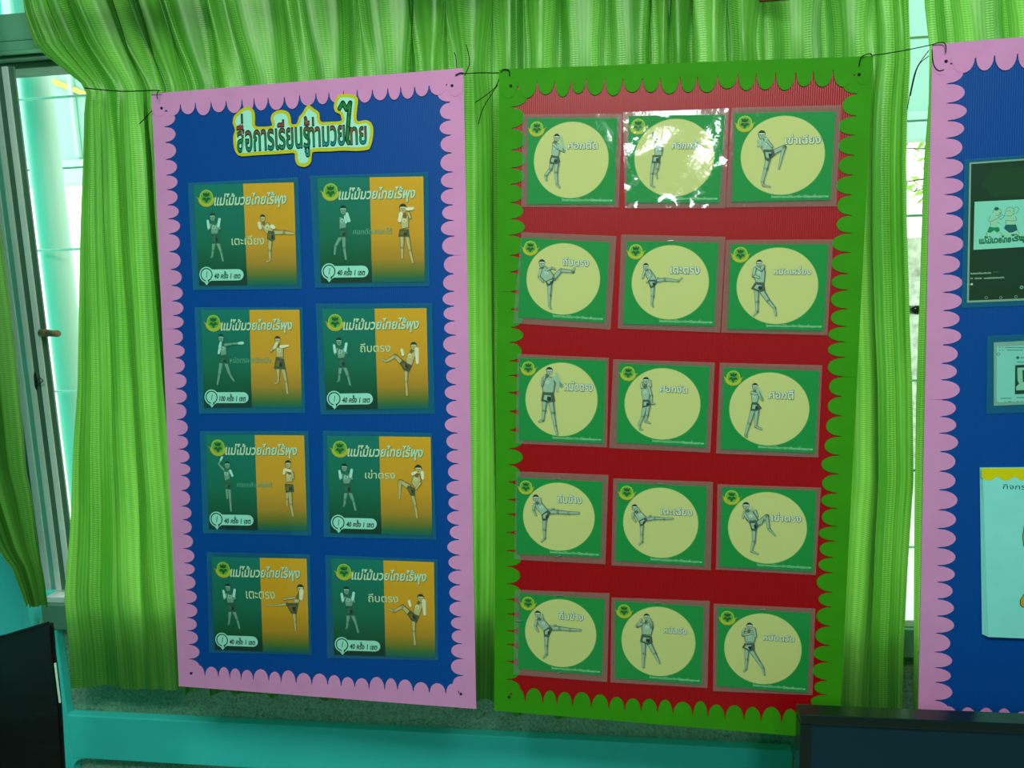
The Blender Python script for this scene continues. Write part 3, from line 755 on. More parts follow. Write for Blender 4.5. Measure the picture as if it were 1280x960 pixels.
fig('L3b', 220, 370, 6, (768, 330, 25), [(753, 382), (815, 372), (814, 460), (758, 460)], [[(750, 372, 12), (720, 412, 9)]], [(755, 460), (816, 470), (830, 550), (740, 545)], [[(772, 548, 17), (774, 610, 11), (772, 648, 8), (748, 658, 5)], [(812, 550, 17), (832, 640, 12), (843, 728, 9)]], 'orange', [[(745, 388, 11), (765, 352, 11)], [(795, 380, 13), (848, 372, 8)]])
fig('L4', 380, 370, 6, (828, 376, 28), [(790, 422), (832, 400), (850, 432), (815, 522), (775, 508), (765, 480)], [], [(745, 475), (775, 500), (816, 525), (792, 572), (750, 552), (723, 505)], [[(735, 495, 20), (690, 450, 16), (622, 490, 11), (580, 472, 6)], [(772, 572, 17), (772, 640, 12), (778, 742, 9)]], 'orange', [[(852, 400, 18), (856, 500, 12)], [(740, 405, 12), (748, 440, 10)]])
fig('L5a', 230, 530, 6.4, (354, 325, 27), [(323, 372), (372, 360), (377, 440), (335, 452)], [[(328, 362, 11), (287, 318, 9), (305, 285, 8)]], [(328, 460), (387, 465), (387, 522), (333, 516)], [[(350, 520, 14), (354, 592, 8)], [(372, 520, 16), (378, 610, 11), (384, 692, 8)]], 'teal', [[(303, 285, 9), (315, 262, 9)], [(380, 372, 12), (396, 410, 10)]])
fig('L5b', 230, 530, 6.4, (840, 320, 29), [(820, 392), (880, 380), (877, 460), (820, 465)], [[(875, 385, 12), (882, 430, 9)]], [(813, 475), (880, 480), (888, 540), (820, 547)], [[(835, 540, 14), (830, 600, 10), (832, 652, 7)], [(855, 545, 18), (862, 640, 14), (880, 732, 9)]], 'orange', [[(808, 392, 11), (813, 362, 11)], [(820, 362, 11), (860, 372, 11)]])
fig('L6', 390, 530, 6.4, (855, 360, 33), [(815, 412), (870, 400), (882, 450), (842, 520), (795, 470)], [[(872, 470, 11), (838, 515, 8)]], [(773, 488), (830, 510), (831, 570), (797, 572), (762, 510)], [[(780, 498, 23), (710, 455, 17), (706, 590, 8)], [(812, 572, 17), (833, 650, 12), (846, 745, 9)]], 'orange', [[(888, 385, 15), (892, 430, 12)], [(812, 395, 14), (838, 382, 9)]])
fig('L7', 240, 680, 6.4, (875, 353, 31), [(830, 422), (872, 420), (862, 470), (820, 482)], [[(832, 424, 10), (742, 436, 8)]], [(753, 468), (860, 465), (842, 557), (798, 550)], [[(762, 474, 14), (690, 488, 8), (590, 487, 4)], [(825, 560, 16), (830, 620, 11), (836, 688, 7)]], 'orange', [[(884, 372, 19), (880, 430, 15)]])

def figure(card, src_card, f, name='printed_figure'):
    ox, oy, s = f['o']
    def P(x, y):
        u, v = src_card.inner_norm(ox + x / s, oy + y / s)
        return (-card.w / 2 + u * card.w, card.h / 2 - v * card.h)
    a = P(0, 0); b = P(100, 0); k = math.hypot(b[0] - a[0], b[1] - a[1]) / 100
    skin, shade, hi, hair, trunks, wrap = [ink(c) for c in SK[f['style']]]
    pr = Print()
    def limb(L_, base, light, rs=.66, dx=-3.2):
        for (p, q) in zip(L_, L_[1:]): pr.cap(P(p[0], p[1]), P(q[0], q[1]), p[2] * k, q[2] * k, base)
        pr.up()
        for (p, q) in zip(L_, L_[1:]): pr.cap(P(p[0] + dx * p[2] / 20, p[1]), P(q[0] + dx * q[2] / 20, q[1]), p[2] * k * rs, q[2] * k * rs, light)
        pr.up()
    if f['style'] == 'disc':      # soft printed halo round the cut-out
        halo = ink((140, 150, 96))
        for L_ in f['legs'] + f['limbs']:
            for p, q in zip(L_, L_[1:]): pr.cap(P(p[0] + 5, p[1] + 4), P(q[0] + 5, q[1] + 4), p[2] * k + 3 * k, q[2] * k + 3 * k, halo)
        pr.poly([P(x + 6, y + 3) for x, y in f['torso']], halo); pr.up()
    for L_ in f['legs']: limb(L_, shade, skin)
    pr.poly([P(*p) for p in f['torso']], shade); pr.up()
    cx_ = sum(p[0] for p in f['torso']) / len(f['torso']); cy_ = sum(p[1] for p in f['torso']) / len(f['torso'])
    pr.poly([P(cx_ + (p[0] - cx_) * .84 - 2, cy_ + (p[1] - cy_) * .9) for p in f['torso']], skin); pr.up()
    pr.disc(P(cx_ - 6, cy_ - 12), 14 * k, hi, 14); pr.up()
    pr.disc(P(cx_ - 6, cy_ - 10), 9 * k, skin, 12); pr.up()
    pr.poly([P(*p) for p in f['shorts']], trunks); pr.up()
    sx_ = sum(p[0] for p in f['shorts']) / len(f['shorts']); sy_ = sum(p[1] for p in f['shorts']) / len(f['shorts'])
    pr.poly([P(sx_ + (p[0] - sx_) * .55 - 6, sy_ + (p[1] - sy_) * .5) for p in f['shorts']], skin if f['style'] == 'disc' else shade); pr.up()
    pr.poly([P(sx_ + (p[0] - sx_) * .3 + 8, sy_ + (p[1] - sy_) * .4 + 6) for p in f['shorts']], hair); pr.up()
    hx, hy, hr = f['head']
    tx, ty = f['torso'][0][0] * .5 + f['torso'][1][0] * .5, f['torso'][0][1] * .5 + f['torso'][1][1] * .5
    pr.cap(P(hx, hy + hr * .5), P(tx, ty + 4), hr * .36 * k, hr * .45 * k, shade); pr.up()
    pr.disc(P(hx, hy), hr * .78 * k, shade, 20, ry=hr * .98 * k); pr.up()
    pr.disc(P(hx + 1, hy + 3), hr * .66 * k, skin, 20, ry=hr * .84 * k); pr.up()
    c = P(hx, hy - hr * .12)
    pr.poly([(c[0] + hr * .88 * k * math.cos(math.pi * t / 12), c[1] + hr * .95 * k * math.sin(math.pi * t / 12)) for t in range(13)] +
            [P(hx - hr * .55, hy - hr * .36), P(hx, hy - hr * .45), P(hx + hr * .55, hy - hr * .36)], hair); pr.up()
    # headband, brows, eyes, nose and mouth
    pr.poly([P(hx - hr * .7, hy - hr * .38), P(hx + hr * .72, hy - hr * .38), P(hx + hr * .72, hy - hr * .2), P(hx - hr * .7, hy - hr * .2)], hi); pr.up()
    for e in (-.28, .3):
        pr.poly([P(hx + hr * (e - .14), hy - hr * .02), P(hx + hr * (e + .14), hy - hr * .04), P(hx + hr * (e + .12), hy + hr * .1), P(hx + hr * (e - .12), hy + hr * .1)], hair)
    pr.poly([P(hx - hr * .04, hy + .05 * hr), P(hx + hr * .1, hy + hr * .36), P(hx - hr * .12, hy + hr * .36)], shade)
    pr.poly([P(hx - hr * .2, hy + .52 * hr), P(hx + hr * .24, hy + hr * .5), P(hx + hr * .2, hy + hr * .62), P(hx - hr * .16, hy + hr * .62)], hair); pr.up()
    for L_ in f['limbs']: limb(L_, shade, skin)
    for L_ in f['wraps']: limb(L_, skin, wrap, .8, -1)
    return pr.build(name, card.sheet, .0006)

# ---- fifteen cards of the red board
RC = [
 ((659.7,148.2),(772,148.2),(768,255.1),(659,255.1), (653.9,143.4),(777.8,142.8),(773.4,259.5),(651.7,259)),
 ((785.7,145.3),(905.6,143.9),(899,253.7),(782.8,253.2), (778.7,141),(910.7,136),(906.4,260.5),(781,260.8)),
 ((918,141.9),(1043.8,140),(1037.5,250),(914.4,252.5), (914,135.6),(1050.8,132.2),(1044.5,258.3),(907,259.5)),
 ((652.4,297.2),(761.8,303),(756.2,403.2),(648,396.7), (652,290.5),(770.5,295.3),(763.2,412),(641.5,404)),
 ((783.4,301.6),(898,303.3),(892.5,407.6),(778.7,404.7), (776.6,293.4),(906.4,296.3),(899.8,415.6),(772.2,410.5)),
 ((913,305.3),(1034.9,305.3),(1029,413.2),(909.5,411), (907.3,300.2),(1040.7,299.5),(1033.4,419),(901.2,415.7)),
 ((649.5,447.2),(757.4,450.7),(754.2,554),(648.8,549.6), (647,442.4),(761,447.2),(758.9,559),(645,554)),
 ((774.1,453.9),(886.9,458.2),(882.2,558.9),(770.5,552.6), (766.6,449),(893.4,453),(887.6,565.4),(761.5,559.6)),
 ((904.4,459),(1023.6,463.4),(1017.8,565.8),(900.2,560.6), (899.4,453.3),(1027,456.4),(1022,571.3),(894.7,566.3)),
 ((646.7,596.3),(753.4,601.9),(750.9,696.7),(645.5,691.6), (645.0,589),(760.7,593.4),(756.8,704.7),(643.0,698.9)),
 ((772.4,602.6),(883.7,607.7),(879.9,706.6),(768.7,699.9), (766.6,597.5),(891,602),(888.3,712),(764.4,706)),
 ((902.4,608.2),(1019.5,612.6),(1015.7,713.6),(899.5,707), (896.6,604.6),(1025.6,609),(1019,718),(894.4,711)),
 ((649.6,741),(755.8,748.2),(752.4,843.5),(647.8,835), (643.7,736.6),(761.9,741),(759,851.8),(642.3,842.3)),
 ((768.7,750.4),(879.6,757),(876.7,854.7),(768.7,846.4), (764.4,746),(886.9,750.4),(884,859),(763,851.8)),
 ((897.2,758.2),(1013,765.5),(1008.6,864.7),(895.6,856.2), (891.7,753.4),(1018.5,759.7),(1015,867.6),(891,862.5)),
]
R_TEXT = [('ศอกตัด', 710, 177, 747, 186), ('ศอกกลับ', 840, 177, 877, 186), ('เข่าเฉียง', 981, 169, 1025, 180), ('ถีบตรง', 704, 323, 736, 332), ('เตะตรง', 838, 334, 874, 342),
          ('หมัดเหวี่ยง', 967, 333, 1013, 343), ('หมัดตรง', 706, 477, 741, 488), ('ศอกงัด', 825, 481, 859, 490), ('ศอกตี', 961, 487, 991, 498), ('ถีบข้าง', 697, 618, 727, 628),
          ('เตะเฉียง', 826, 634, 865, 643), ('เข่าตรง', 964, 641, 1001, 651), ('ถีบข้าง', 699, 764, 729, 774), ('หมัดงัด', 830, 783, 858, 791), ('หมัดตวัด', 954, 792, 992, 800)]
R_LAB = ['elbow-guard boxer stepping forward, top left card of the red board', 'glare-streaked laminated card with white reflections, top middle of the red board',
         'boxer raising one knee high, top right card of the red board', 'boxer with bent kick at chest height, left card in second row of red board',
         'boxer leaning back in straight kick, middle card in second row of red board', 'boxer seen from the side with crossed arms, right card in second row of red board',
         'large frontal boxer with one arm raised, left card in third row of red board', 'boxer with one arm hanging down, middle card in third row of red board',
         'boxer with folded forearm guard, right card in third row of red board', 'boxer doing a level side kick, left card in fourth row of red board',
         'small boxer doing a long level kick, middle card in fourth row of red board', 'boxer with headband lifting bent knee, right card in fourth row of red board',
         'boxer doing a level side kick, bottom left card of the red board', 'boxer covering face with both fists, bottom middle card of the red board',
         'boxer with forearm across chest, bottom right card of the red board']
cards = []
for i, r in enumerate(RC):
    inner, outer = r[:4], r[4:]
    cd = Card(BG, inner, outer, .0022 + .0007 * (i % 3), m_film_w if i == 1 else m_film, R_LAB[i], 'green cards with a yellow disc on the red board', wav=.0024 if i == 1 else (.0010 if i < 3 else .0007), seed=i + 1)
    cards.append(cd)
    pr = Print(); pr.poly(cd.q, ink((0, 122, 46))); pr.up(.0001)
    c = cd.N(.497, .487); rr_ = cd.w * .419
    pr.disc(c, rr_ * 1.012, ink((104, 158, 80)), 56, ry=cd.h * .45); pr.up()
    pr.disc(c, rr_, ink((182, 184, 112)), 56, ry=cd.h * .444); cd.sheet = pr.build('printed_sheet', cd.root, .0003)
    emblem(cd, .105, .115, cd.w * .07)
    st, x0, y0, x1, y1 = R_TEXT[i]
    a = cd.L(x0, (y0 + y1) / 2); b = cd.L(x1, (y0 + y1) / 2); hh = (y1 - y0) / 2 * (b.x - a.x) / (x1 - x0) * 1.06
    pr = Print()
    my = (a.y + b.y) / 2
    text(pr, st, a.x, my - hh, b.x, my + hh, ink((84, 100, 74)), off=.062, dx=.0004, dy=-.0004); pr.up()
    text(pr, st, a.x, my - hh, b.x, my + hh, ink((120, 134, 112)), off=.045); pr.up()
    text(pr, st, a.x, my - hh, b.x, my + hh, ink((190, 206, 178)), off=.012); pr.build('printed_lettering', cd.sheet, .0005)
    a = cd.N(.40, .955); b = cd.N(.975, .955)
    pr = Print(); text(pr, 'โครงการแม่ไม้มวยไทยไร้พุงเพื่อสุขภาพ', a.x, a.y - .0033, b.x, a.y + .0042, ink((150, 206, 160)), off=.01); pr.build('printed_footer', cd.sheet, .0005)
    f = FIG['R%d' % (i + 1)]
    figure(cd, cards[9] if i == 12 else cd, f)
    if i in (4, 9, 12, 13, 14, 10): cd.staple(.48, -.012, .08)
    if i in (9, 12): cd.staple(.5, 1.0, .3)
    if i in (12,): cd.staple(.0, .36, .0)

# ---- eight cards of the blue board
LC = [
 ((243,231.5),(368,228.3),(372,355.9),(249.8,357.3), (236.3,229.2),(373.8,222),(378.5,361.2),(242.7,362.6)),
 ((397.6,223),(529.7,220.9),(531.5,352),(402,353.8), (388.5,220.4),(536.2,215.6),(537.7,357.7),(395,359.8)),
 ((252.5,387.5),(375,387.2),(378,509.2),(255.8,509.7), (244.5,384.2),(379.2,384),(382.5,515.8),(250,517)),
 ((403.3,386.3),(533.7,385.3),(536.3,510.3),(408.7,512), (395.8,379.7),(540.8,379.2),(544.2,517),(401.7,518)),
 ((258,543.3),(380.8,544),(384.7,663.6),(262,661.3), (251,538.6),(386.3,538.6),(390.2,669),(255,666)),
 ((409.5,544.4),(538.8,546),(540.8,669),(413.8,665.6), (404.8,538),(540.8,541),(546.3,673.8),(405.6,670.6)),
 ((265,695.6),(384,698),(387.2,816),(269.4,811.6), (259.5,689.4),(388.4,692.5),(390.8,817.5),(262.7,815)),
 ((414.8,697.5),(543,702.2),(544.5,821.4),(418.4,817.8), (407.8,693.3),(547.7,698.8),(548.4,824.5),(410,821.4)),
]
SPL = [.50, .50, .497, .51, .505, .51, .515, .515]
L_TEXT = [('เตะเฉียง', .36, .51, .69, .60), ('ศอกตัด-ศอกโต้', .33, .48, .70, .54), ('หมัดตรง-หมัดตวัด', .285, .48, .70, .54), ('ถีบตรง', .36, .34, .65, .43),
          ('ศอกกลับ-ศอกตี', .31, .49, .66, .545), ('เข่าตรง', .365, .34, .655, .43), ('เตะตรง', .36, .355, .66, .435), ('ถีบตรง', .36, .345, .65, .435)]
L_LAB = ['green and orange card with boxer kicking sideways, top left on the blue board', 'green and orange card with two elbow-guard boxers, top right on the blue board',
         'green and orange card with boxer punching, its badge starting with 100, second row left', 'green and orange card with push-kicking boxer, second row right on the blue board',
         'green and orange card with boxer raising one hand, third row left on the blue board', 'green and orange card with boxer lifting a knee, third row right on the blue board',
         'green and orange card with thin straight kick, bottom left on the blue board', 'green and orange card with push-kicking boxer, bottom right on the blue board']
L_FIG = [('guard', 'L1'), ('L2a', 'L2b'), ('L3a', 'L3b'), ('guard', 'L4'), ('L5a', 'L5b'), ('guard', 'L6'), ('guard', 'L7'), ('guard', 'L4')]
G_AT = {0: (0, 0), 3: (-.02, 0), 5: (-.01, 0), 6: (0, 0), 7: (-.025, 0.0)}
lc = []
for i, r in enumerate(LC):
    cd = Card(BL, r[:4], r[4:], .0022 + .0005 * (i % 2), m_film, L_LAB[i], 'green and orange cards on the blue board', seed=40 + i); lc.append(cd)
    pr = Print(); sp = SPL[i]; n = 56
    ga = [(0, (0, 104, 88)), (.55, (0, 92, 66)), (.82, (0, 70, 38)), (.9, (0, 48, 30)), (1, (0, 38, 28))]
    oa = [(0, (198, 146, 4)), (.55, (190, 136, 6)), (.78, (158, 118, 14)), (.9, (90, 100, 24)), (1, (0, 84, 78))]
    def gr_(tab, t):
        for (a, ca), (b, cb) in zip(tab, tab[1:]):
            if t <= b:
                w = (t - a) / (b - a); return ink(tuple(ca[k] + (cb[k] - ca[k]) * w for k in range(3)))
    for j in range(n):
        v0, v1 = j / n, (j + 1) / n
        pr.poly([cd.N(0, v0), cd.N(sp, v0), cd.N(sp, v1), cd.N(0, v1)], gr_(ga, (v0 + v1) / 2))
        pr.poly([cd.N(sp, v0), cd.N(1, v0), cd.N(1, v1), cd.N(sp, v1)], gr_(oa, (v0 + v1) / 2))
    cd.sheet = pr.build('printed_sheet', cd.root, .0003)
    emblem(cd, .125, .125, cd.w * .066)
    pr = Print(); a = cd.N(.2, .24); b = cd.N(.925, .09)
    text(pr, 'แม่ไม้มวยไทยไร้พุง', a.x, a.y, b.x, b.y, ink((30, 84, 50)), off=.03, shear=.25, dx=.0007, dy=-.0007); pr.up()
    text(pr, 'แม่ไม้มวยไทยไร้พุง', a.x, a.y, b.x, b.y, ink((172, 202, 168)), off=.024, shear=.25); pr.build('printed_heading', cd.sheet, .0005)
    st, u0, v0, u1, v1 = L_TEXT[i]; a = cd.N(u0, v1); b = cd.N(u1, v0); faint = i in (1, 2, 4)
    pr = Print(); text(pr, st, a.x, a.y, b.x, b.y, ink((28, 80, 44)), off=.0, dx=.0005, dy=-.0005); pr.up()
    text(pr, st, a.x, a.y, b.x, b.y, ink((84, 160, 126) if faint else (176, 198, 150)), off=.0 if faint else .008); pr.build('printed_lettering', cd.sheet, .0005)
    # badge
    pr = Print(); w_, h_ = cd.w, cd.h; white = ink((140, 202, 182)); blk = ink((4, 34, 26))
    a = cd.N(.09, .895); b = cd.N(.415, .895); pr.cap(a, b, .056 * h_, .056 * h_, white); pr.up()
    c = cd.N(.085, .89); pr.disc(c, .074 * w_, white, 28)
    pr.poly([c + Vector((-.03 * w_, -.065 * w_)), c + Vector((0, -.10 * w_)), c + Vector((.03 * w_, -.065 * w_))], white); pr.up()
    pr.ring(c, .052 * w_, .062 * w_, blk, 26, math.radians(-70), math.radians(262)); pr.up()
    pr.poly([c + Vector((.005 * w_, .03 * w_)), c + Vector((.011 * w_, .03 * w_)), c + Vector((.002 * w_, -.028 * w_)), c + Vector((-.004 * w_, -.028 * w_))], blk)
    pr.poly([c + Vector((.012 * w_, -.05 * w_)), c + Vector((.04 * w_, -.04 * w_)), c + Vector((.02 * w_, -.075 * w_))], blk)
    a = cd.N(.165, .93); b = cd.N(.435, .858)
    text(pr, ('100' if i == 2 else '40') + ' ครั้ง 1 เซต', a.x, a.y, b.x, b.y, blk, off=.03, shear=.2); pr.build('printed_badge', cd.sheet, .0005)
    for k, key in enumerate(L_FIG[i]):
        f = FIG[key]
        src = lc[0] if key == 'guard' else (lc[3] if key == 'L4' else cd)
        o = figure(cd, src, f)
        if key == 'guard' and i in G_AT: o.location.x = G_AT[i][0] * cd.w

# ---- lettering cut-out on the blue board
TC = lambda x, y: BL.loc(290 + x / 6.737, 110 + y / 6.737)
outl = [(18, 300), (25, 250), (55, 215), (90, 185), (125, 170), (165, 175), (190, 205), (197, 260), (200, 325), (255, 335), (330, 330), (350, 315), (338, 265), (350, 225), (390, 200), (440, 196), (480, 215),
        (497, 260), (505, 310), (555, 308), (575, 250), (605, 215), (630, 170), (655, 155), (690, 180), (735, 215), (750, 290), (830, 293), (925, 285), (930, 245), (915, 218), (880, 200), (868, 155), (890, 90), (925, 62),
        (985, 62), (1045, 75), (1062, 110), (1052, 200), (1055, 285), (1130, 280), (1172, 300), (1190, 350), (1185, 430), (1165, 500), (1140, 520), (1050, 528), (940, 525), (820, 532), (700, 535), (675, 555),
        (668, 620), (640, 655), (600, 662), (560, 645), (542, 600), (535, 548), (460, 550), (330, 558), (200, 565), (85, 572), (45, 545), (25, 480), (25, 400), (38, 360)]
P2 = [TC(*p) for p in outl]
P2 = [Vector((p.x, p.y)) for p in smooth_pts([Vector((p.x, p.y, 0)) for p in P2 + [P2[0]]], 3)[:-1]]
def inset(pts, d):
    n = len(pts); ar = sum(pts[i].x * pts[(i + 1) % n].y - pts[(i + 1) % n].x * pts[i].y for i in range(n)); sg = 1 if ar > 0 else -1
    out = []
    for i in range(n):
        t = (pts[(i + 2) % n] - pts[i - 2]).normalized(); out.append(pts[i] + Vector((-t.y, t.x)) * sg * d)
    return out
c = sum(P2, Vector((0, 0))) / len(P2)
tt = empty('lettering_cutout', BL.mw @ Matrix.Translation((c.x, c.y, .0022)))
P2 = [p - c for p in P2]
plate('yellow_backing', inset(P2, -.0012), 0, .0012, mat('yellow_card', (178, 170, 0), .7), tt)
plate('pale_backing', inset(P2, .0051), .0012, .0016, mat('pale_card', (148, 204, 182), .7), tt)
def tbox(x0, y0, x1, y1): a = TC(x0, y1) - c; b = TC(x1, y0) - c; return a.x, a.y, b.x, b.y
gcol = lambda h: ink(tuple((lambda A, B, t: A[k] + (B[k] - A[k]) * t)(*(((10, 118, 130), (20, 110, 50), min(1, h / .45)) if h < .45 else (((20, 110, 50), (150, 54, 40), min(1, (h - .45) / .25)) if h < .7 else ((150, 54, 40), (20, 100, 50), min(1, (h - .7) / .3))))) for k in range(3)))
pr = Print()
seg = [('สื่อการเรียนรู้', 60, 190, 655, 615), ('ท่ามวย', 650, 240, 950, 500), ('ทย', 1008, 330, 1135, 480)]
hook = [(912, 178), (940, 128), (972, 188), (1003, 128), (992, 230), (984, 330), (976, 440), (990, 468)]
# the board was lettered on a slope: each run sits a little higher than the last
for st, x0, y0, x1, y1 in seg:
    bx = tbox(x0, y0, x1, y1)
    text(pr, st, *bx, ink((6, 34, 22)), off=.036); 
for w_, c_, h_ in ((17, ink((6, 34, 22)), 0), (9, ink((24, 112, 48)), 1)):
    if h_: pr.up(.0001)
    kk_ = (TC(100, 0) - TC(0, 0)).length / 100
    for a, b in zip(hook, hook[1:]): pr.cap(TC(*a) - c, TC(*b) - c, w_ * kk_, w_ * kk_, c_)
for st, x0, y0, x1, y1 in seg:
    bx = tbox(x0, y0, x1, y1); text(pr, st, *bx, None, off=.0, grad=gcol)
pr.build('printed_lettering', tt, .0019)
tag(tt, 'yellow-edged cut-out heading in Thai letters at the top of the left blue board', 'lettering')

# ---- right board's sheets
def sheet_card(inner, outer, lab, film=m_film, seed=70): return Card(BR, inner, outer, .0022, film, lab, None, name='laminated_sheet', seed=seed)
def XY(cd, x, y): return cd.L(x, y)
cd = sheet_card(((1211, 203.5), (1345, 194), (1341, 373), (1208, 378.5)), ((1204.5, 200), (1350, 189), (1346, 379), (1201, 385)), 'dark green printed sheet with two drawn boxers in a white box', seed=71)
pr = Print(); pr.poly(cd.q, ink((118, 150, 128))); pr.up(.0001)
pr.poly([cd.N(.018, .012), cd.N(.985, .012), cd.N(.985, .985), cd.N(.018, .985)], ink((2, 40, 12))); pr.up()
pr.poly([cd.L(*p) for p in ((1240, 212), (1330, 206), (1330, 240), (1300, 246), (1240, 246), (1226, 232))], ink((6, 52, 14))); pr.up()
cd.sheet = pr.build('printed_sheet', cd.root, .0003)
pr = Print(); pr.poly([cd.L(*p) for p in ((1217.5, 252.5), (1330, 247), (1328, 306), (1216, 312.5))], ink((122, 194, 172))); pr.up(.0001)
D = lambda x, y: cd.L(1205 + x / 13.72, 240 + y / 13.72)
kd = (D(100, 0) - D(0, 0)).length / 100
ln = ink((30, 92, 78)); gn = ink((0, 118, 72)); db = ink((0, 84, 84)); sk = ink((140, 188, 152))
def stroke(pts, w=3, col=ln, close=False):
    q = pts + ([pts[0]] if close else [])
    for a, b in zip(q, q[1:]): pr.cap(D(*a), D(*b), w * kd, w * kd, col)
for body, col in (([(440, 420), (540, 400), (570, 500), (560, 600), (440, 600)], sk), ([(700, 420), (870, 420), (880, 560), (710, 565)], sk)):
    pr.poly([D(*p) for p in body], col)
pr.disc(D(560, 350), 68 * kd, sk); pr.disc(D(770, 340), 75 * kd, sk)
pr.poly([D(*p) for p in ((370, 760), (395, 690), (600, 690), (690, 780), (640, 790), (560, 700), (450, 700), (430, 765))], sk)
pr.poly([D(*p) for p in ((700, 680), (930, 680), (980, 780), (900, 760), (810, 700), (740, 770), (690, 760))], sk); pr.up()
pr.disc(D(545, 292), 40 * kd, db, ry=32 * kd)
pr.poly([D(*p) for p in ((420, 600), (500, 612), (580, 605), (605, 660), (560, 700), (505, 660), (440, 705), (385, 690))], gn)
pr.poly([D(*p) for p in ((700, 565), (880, 560), (905, 655), (810, 700), (760, 698), (672, 630))], db); pr.up()
for L_ in ([(480, 370), (490, 320), (540, 300), (610, 300), (630, 350), (600, 400), (540, 410)], [(440, 410), (405, 490), (440, 510), (560, 460)], [(570, 440), (640, 400), (690, 410), (620, 480), (570, 440)],
           [(690, 380), (720, 290), (780, 260), (840, 290), (850, 370), (790, 420), (720, 410)], [(850, 270), (900, 260), (930, 300), (880, 380)], [(870, 420), (890, 490), (820, 500), (700, 490)],
           [(440, 520), (440, 600)], [(560, 520), (610, 550)], [(700, 500), (700, 560)], [(385, 700), (360, 760)], [(600, 690), (650, 740)], [(905, 660), (940, 720)], [(590, 350), (620, 370), (590, 385)], [(730, 340), (760, 320), (790, 340)]):
    stroke(L_)
pr.up(); a = D(250, 890); b = D(790, 745)
text(pr, 'แม่ไม้มวยไทย', a.x, a.y, b.x, b.y, ink((0, 96, 58)), off=.05); a = D(800, 880); b = D(1110, 715); text(pr, 'ไร้พุง', a.x, a.y, b.x, b.y, ink((0, 96, 58)), off=.05)
pr.build('printed_drawing', cd.sheet, .0003)
pr = Print(); Dq = lambda x, y: cd.L(1205 + x / 14.77, 320 + y / 14.77); wt = ink((128, 168, 138)); kd2 = (Dq(100, 0) - Dq(0, 0)).length / 100
rnd = random.Random(2)
def scrawl(x0, y0, x1, y1, h, col):   # captions too small to read
    x = x0
    while x < x1:
        w = rnd.uniform(10, 20); y = y0 + (y1 - y0) * (x - x0) / (x1 - x0); hh = h * rnd.uniform(.6, 1)
        pr.poly([Dq(x, y + h / 2), Dq(x + w, y + h / 2), Dq(x + w, y + h / 2 - hh), Dq(x, y + h / 2 - hh)], col); x += w + 6
scrawl(110, 325, 480, 310, 34, wt); scrawl(520, 300, 630, 290, 18, ink((60, 100, 70))); scrawl(110, 415, 150, 412, 34, wt); scrawl(190, 415, 320, 410, 30, wt); scrawl(355, 410, 710, 395, 34, wt)
pr.cap(Dq(50, 525), Dq(125, 525), 7 * kd2, 7 * kd2, wt); pr.disc(Dq(130, 523), 22 * kd2, ink((190, 215, 196)), 16); pr.cap(Dq(150, 515), Dq(1090, 490), 2 * kd2, 2 * kd2, ink((40, 60, 30)))
for x, y in ((400, 768), (668, 765), (945, 752)): pr.ring(Dq(x, y), 20 * kd2, 27 * kd2, wt, 18)
pr.ring(Dq(1050, 580), 18 * kd2, 34 * kd2, wt, 10)
pr.build('printed_controls', cd.sheet, .0003)
# web page print
cd = sheet_card(((1241.5, 428), (1360, 422), (1357, 502), (1241.5, 507)), ((1233, 420), (1366, 414), (1364, 512), (1232, 517)), 'pale printed sheet with a small dark photo, middle of the right blue board', seed=72)
pr = Print(); pr.poly(cd.q, ink((112, 152, 138))); pr.up(.0001); pr.poly([cd.N(.03, .07), cd.N(.99, .07), cd.N(.99, .95), cd.N(.03, .95)], ink((116, 186, 172))); pr.up()
D = lambda x, y: cd.L(1235 + x / 10.1, 420 + y / 10.1); kd = (D(100, 0) - D(0, 0)).length / 100
pr.poly([D(*p) for p in ((335, 368), (800, 340), (800, 715), (330, 735))], ink((4, 50, 34))); pr.up()
pr.poly([D(*p) for p in ((360, 400), (800, 385), (800, 660), (350, 685), (345, 640), (385, 600), (365, 560))], ink((120, 178, 150))); pr.up()
pr.poly([D(*p) for p in ((425, 430), (640, 420), (640, 570), (430, 580))], ink((4, 60, 36))); pr.ring(D(122, 228), 14 * kd, 22 * kd, ink((50, 100, 94)), 14)
pr.disc(D(367, 272), 20 * kd, ink((40, 86, 76)), 14)
for x, y, w in ((130, 145, 20), (170, 145, 20), (210, 145, 240), (130, 178, 20), (170, 178, 20), (230, 178, 200), (400, 272, 50), (355, 328, 90), (150, 785, 130), (350, 775, 100), (100, 832, 14), (200, 828, 14), (245, 826, 40), (350, 826, 22), (410, 822, 14)):
    pr.poly([D(x, y - 5), D(x + w, y - 6), D(x + w, y + 5), D(x, y + 6)], ink((70, 128, 116)))
cd.sheet = pr.build('printed_sheet', cd.root, .0003)
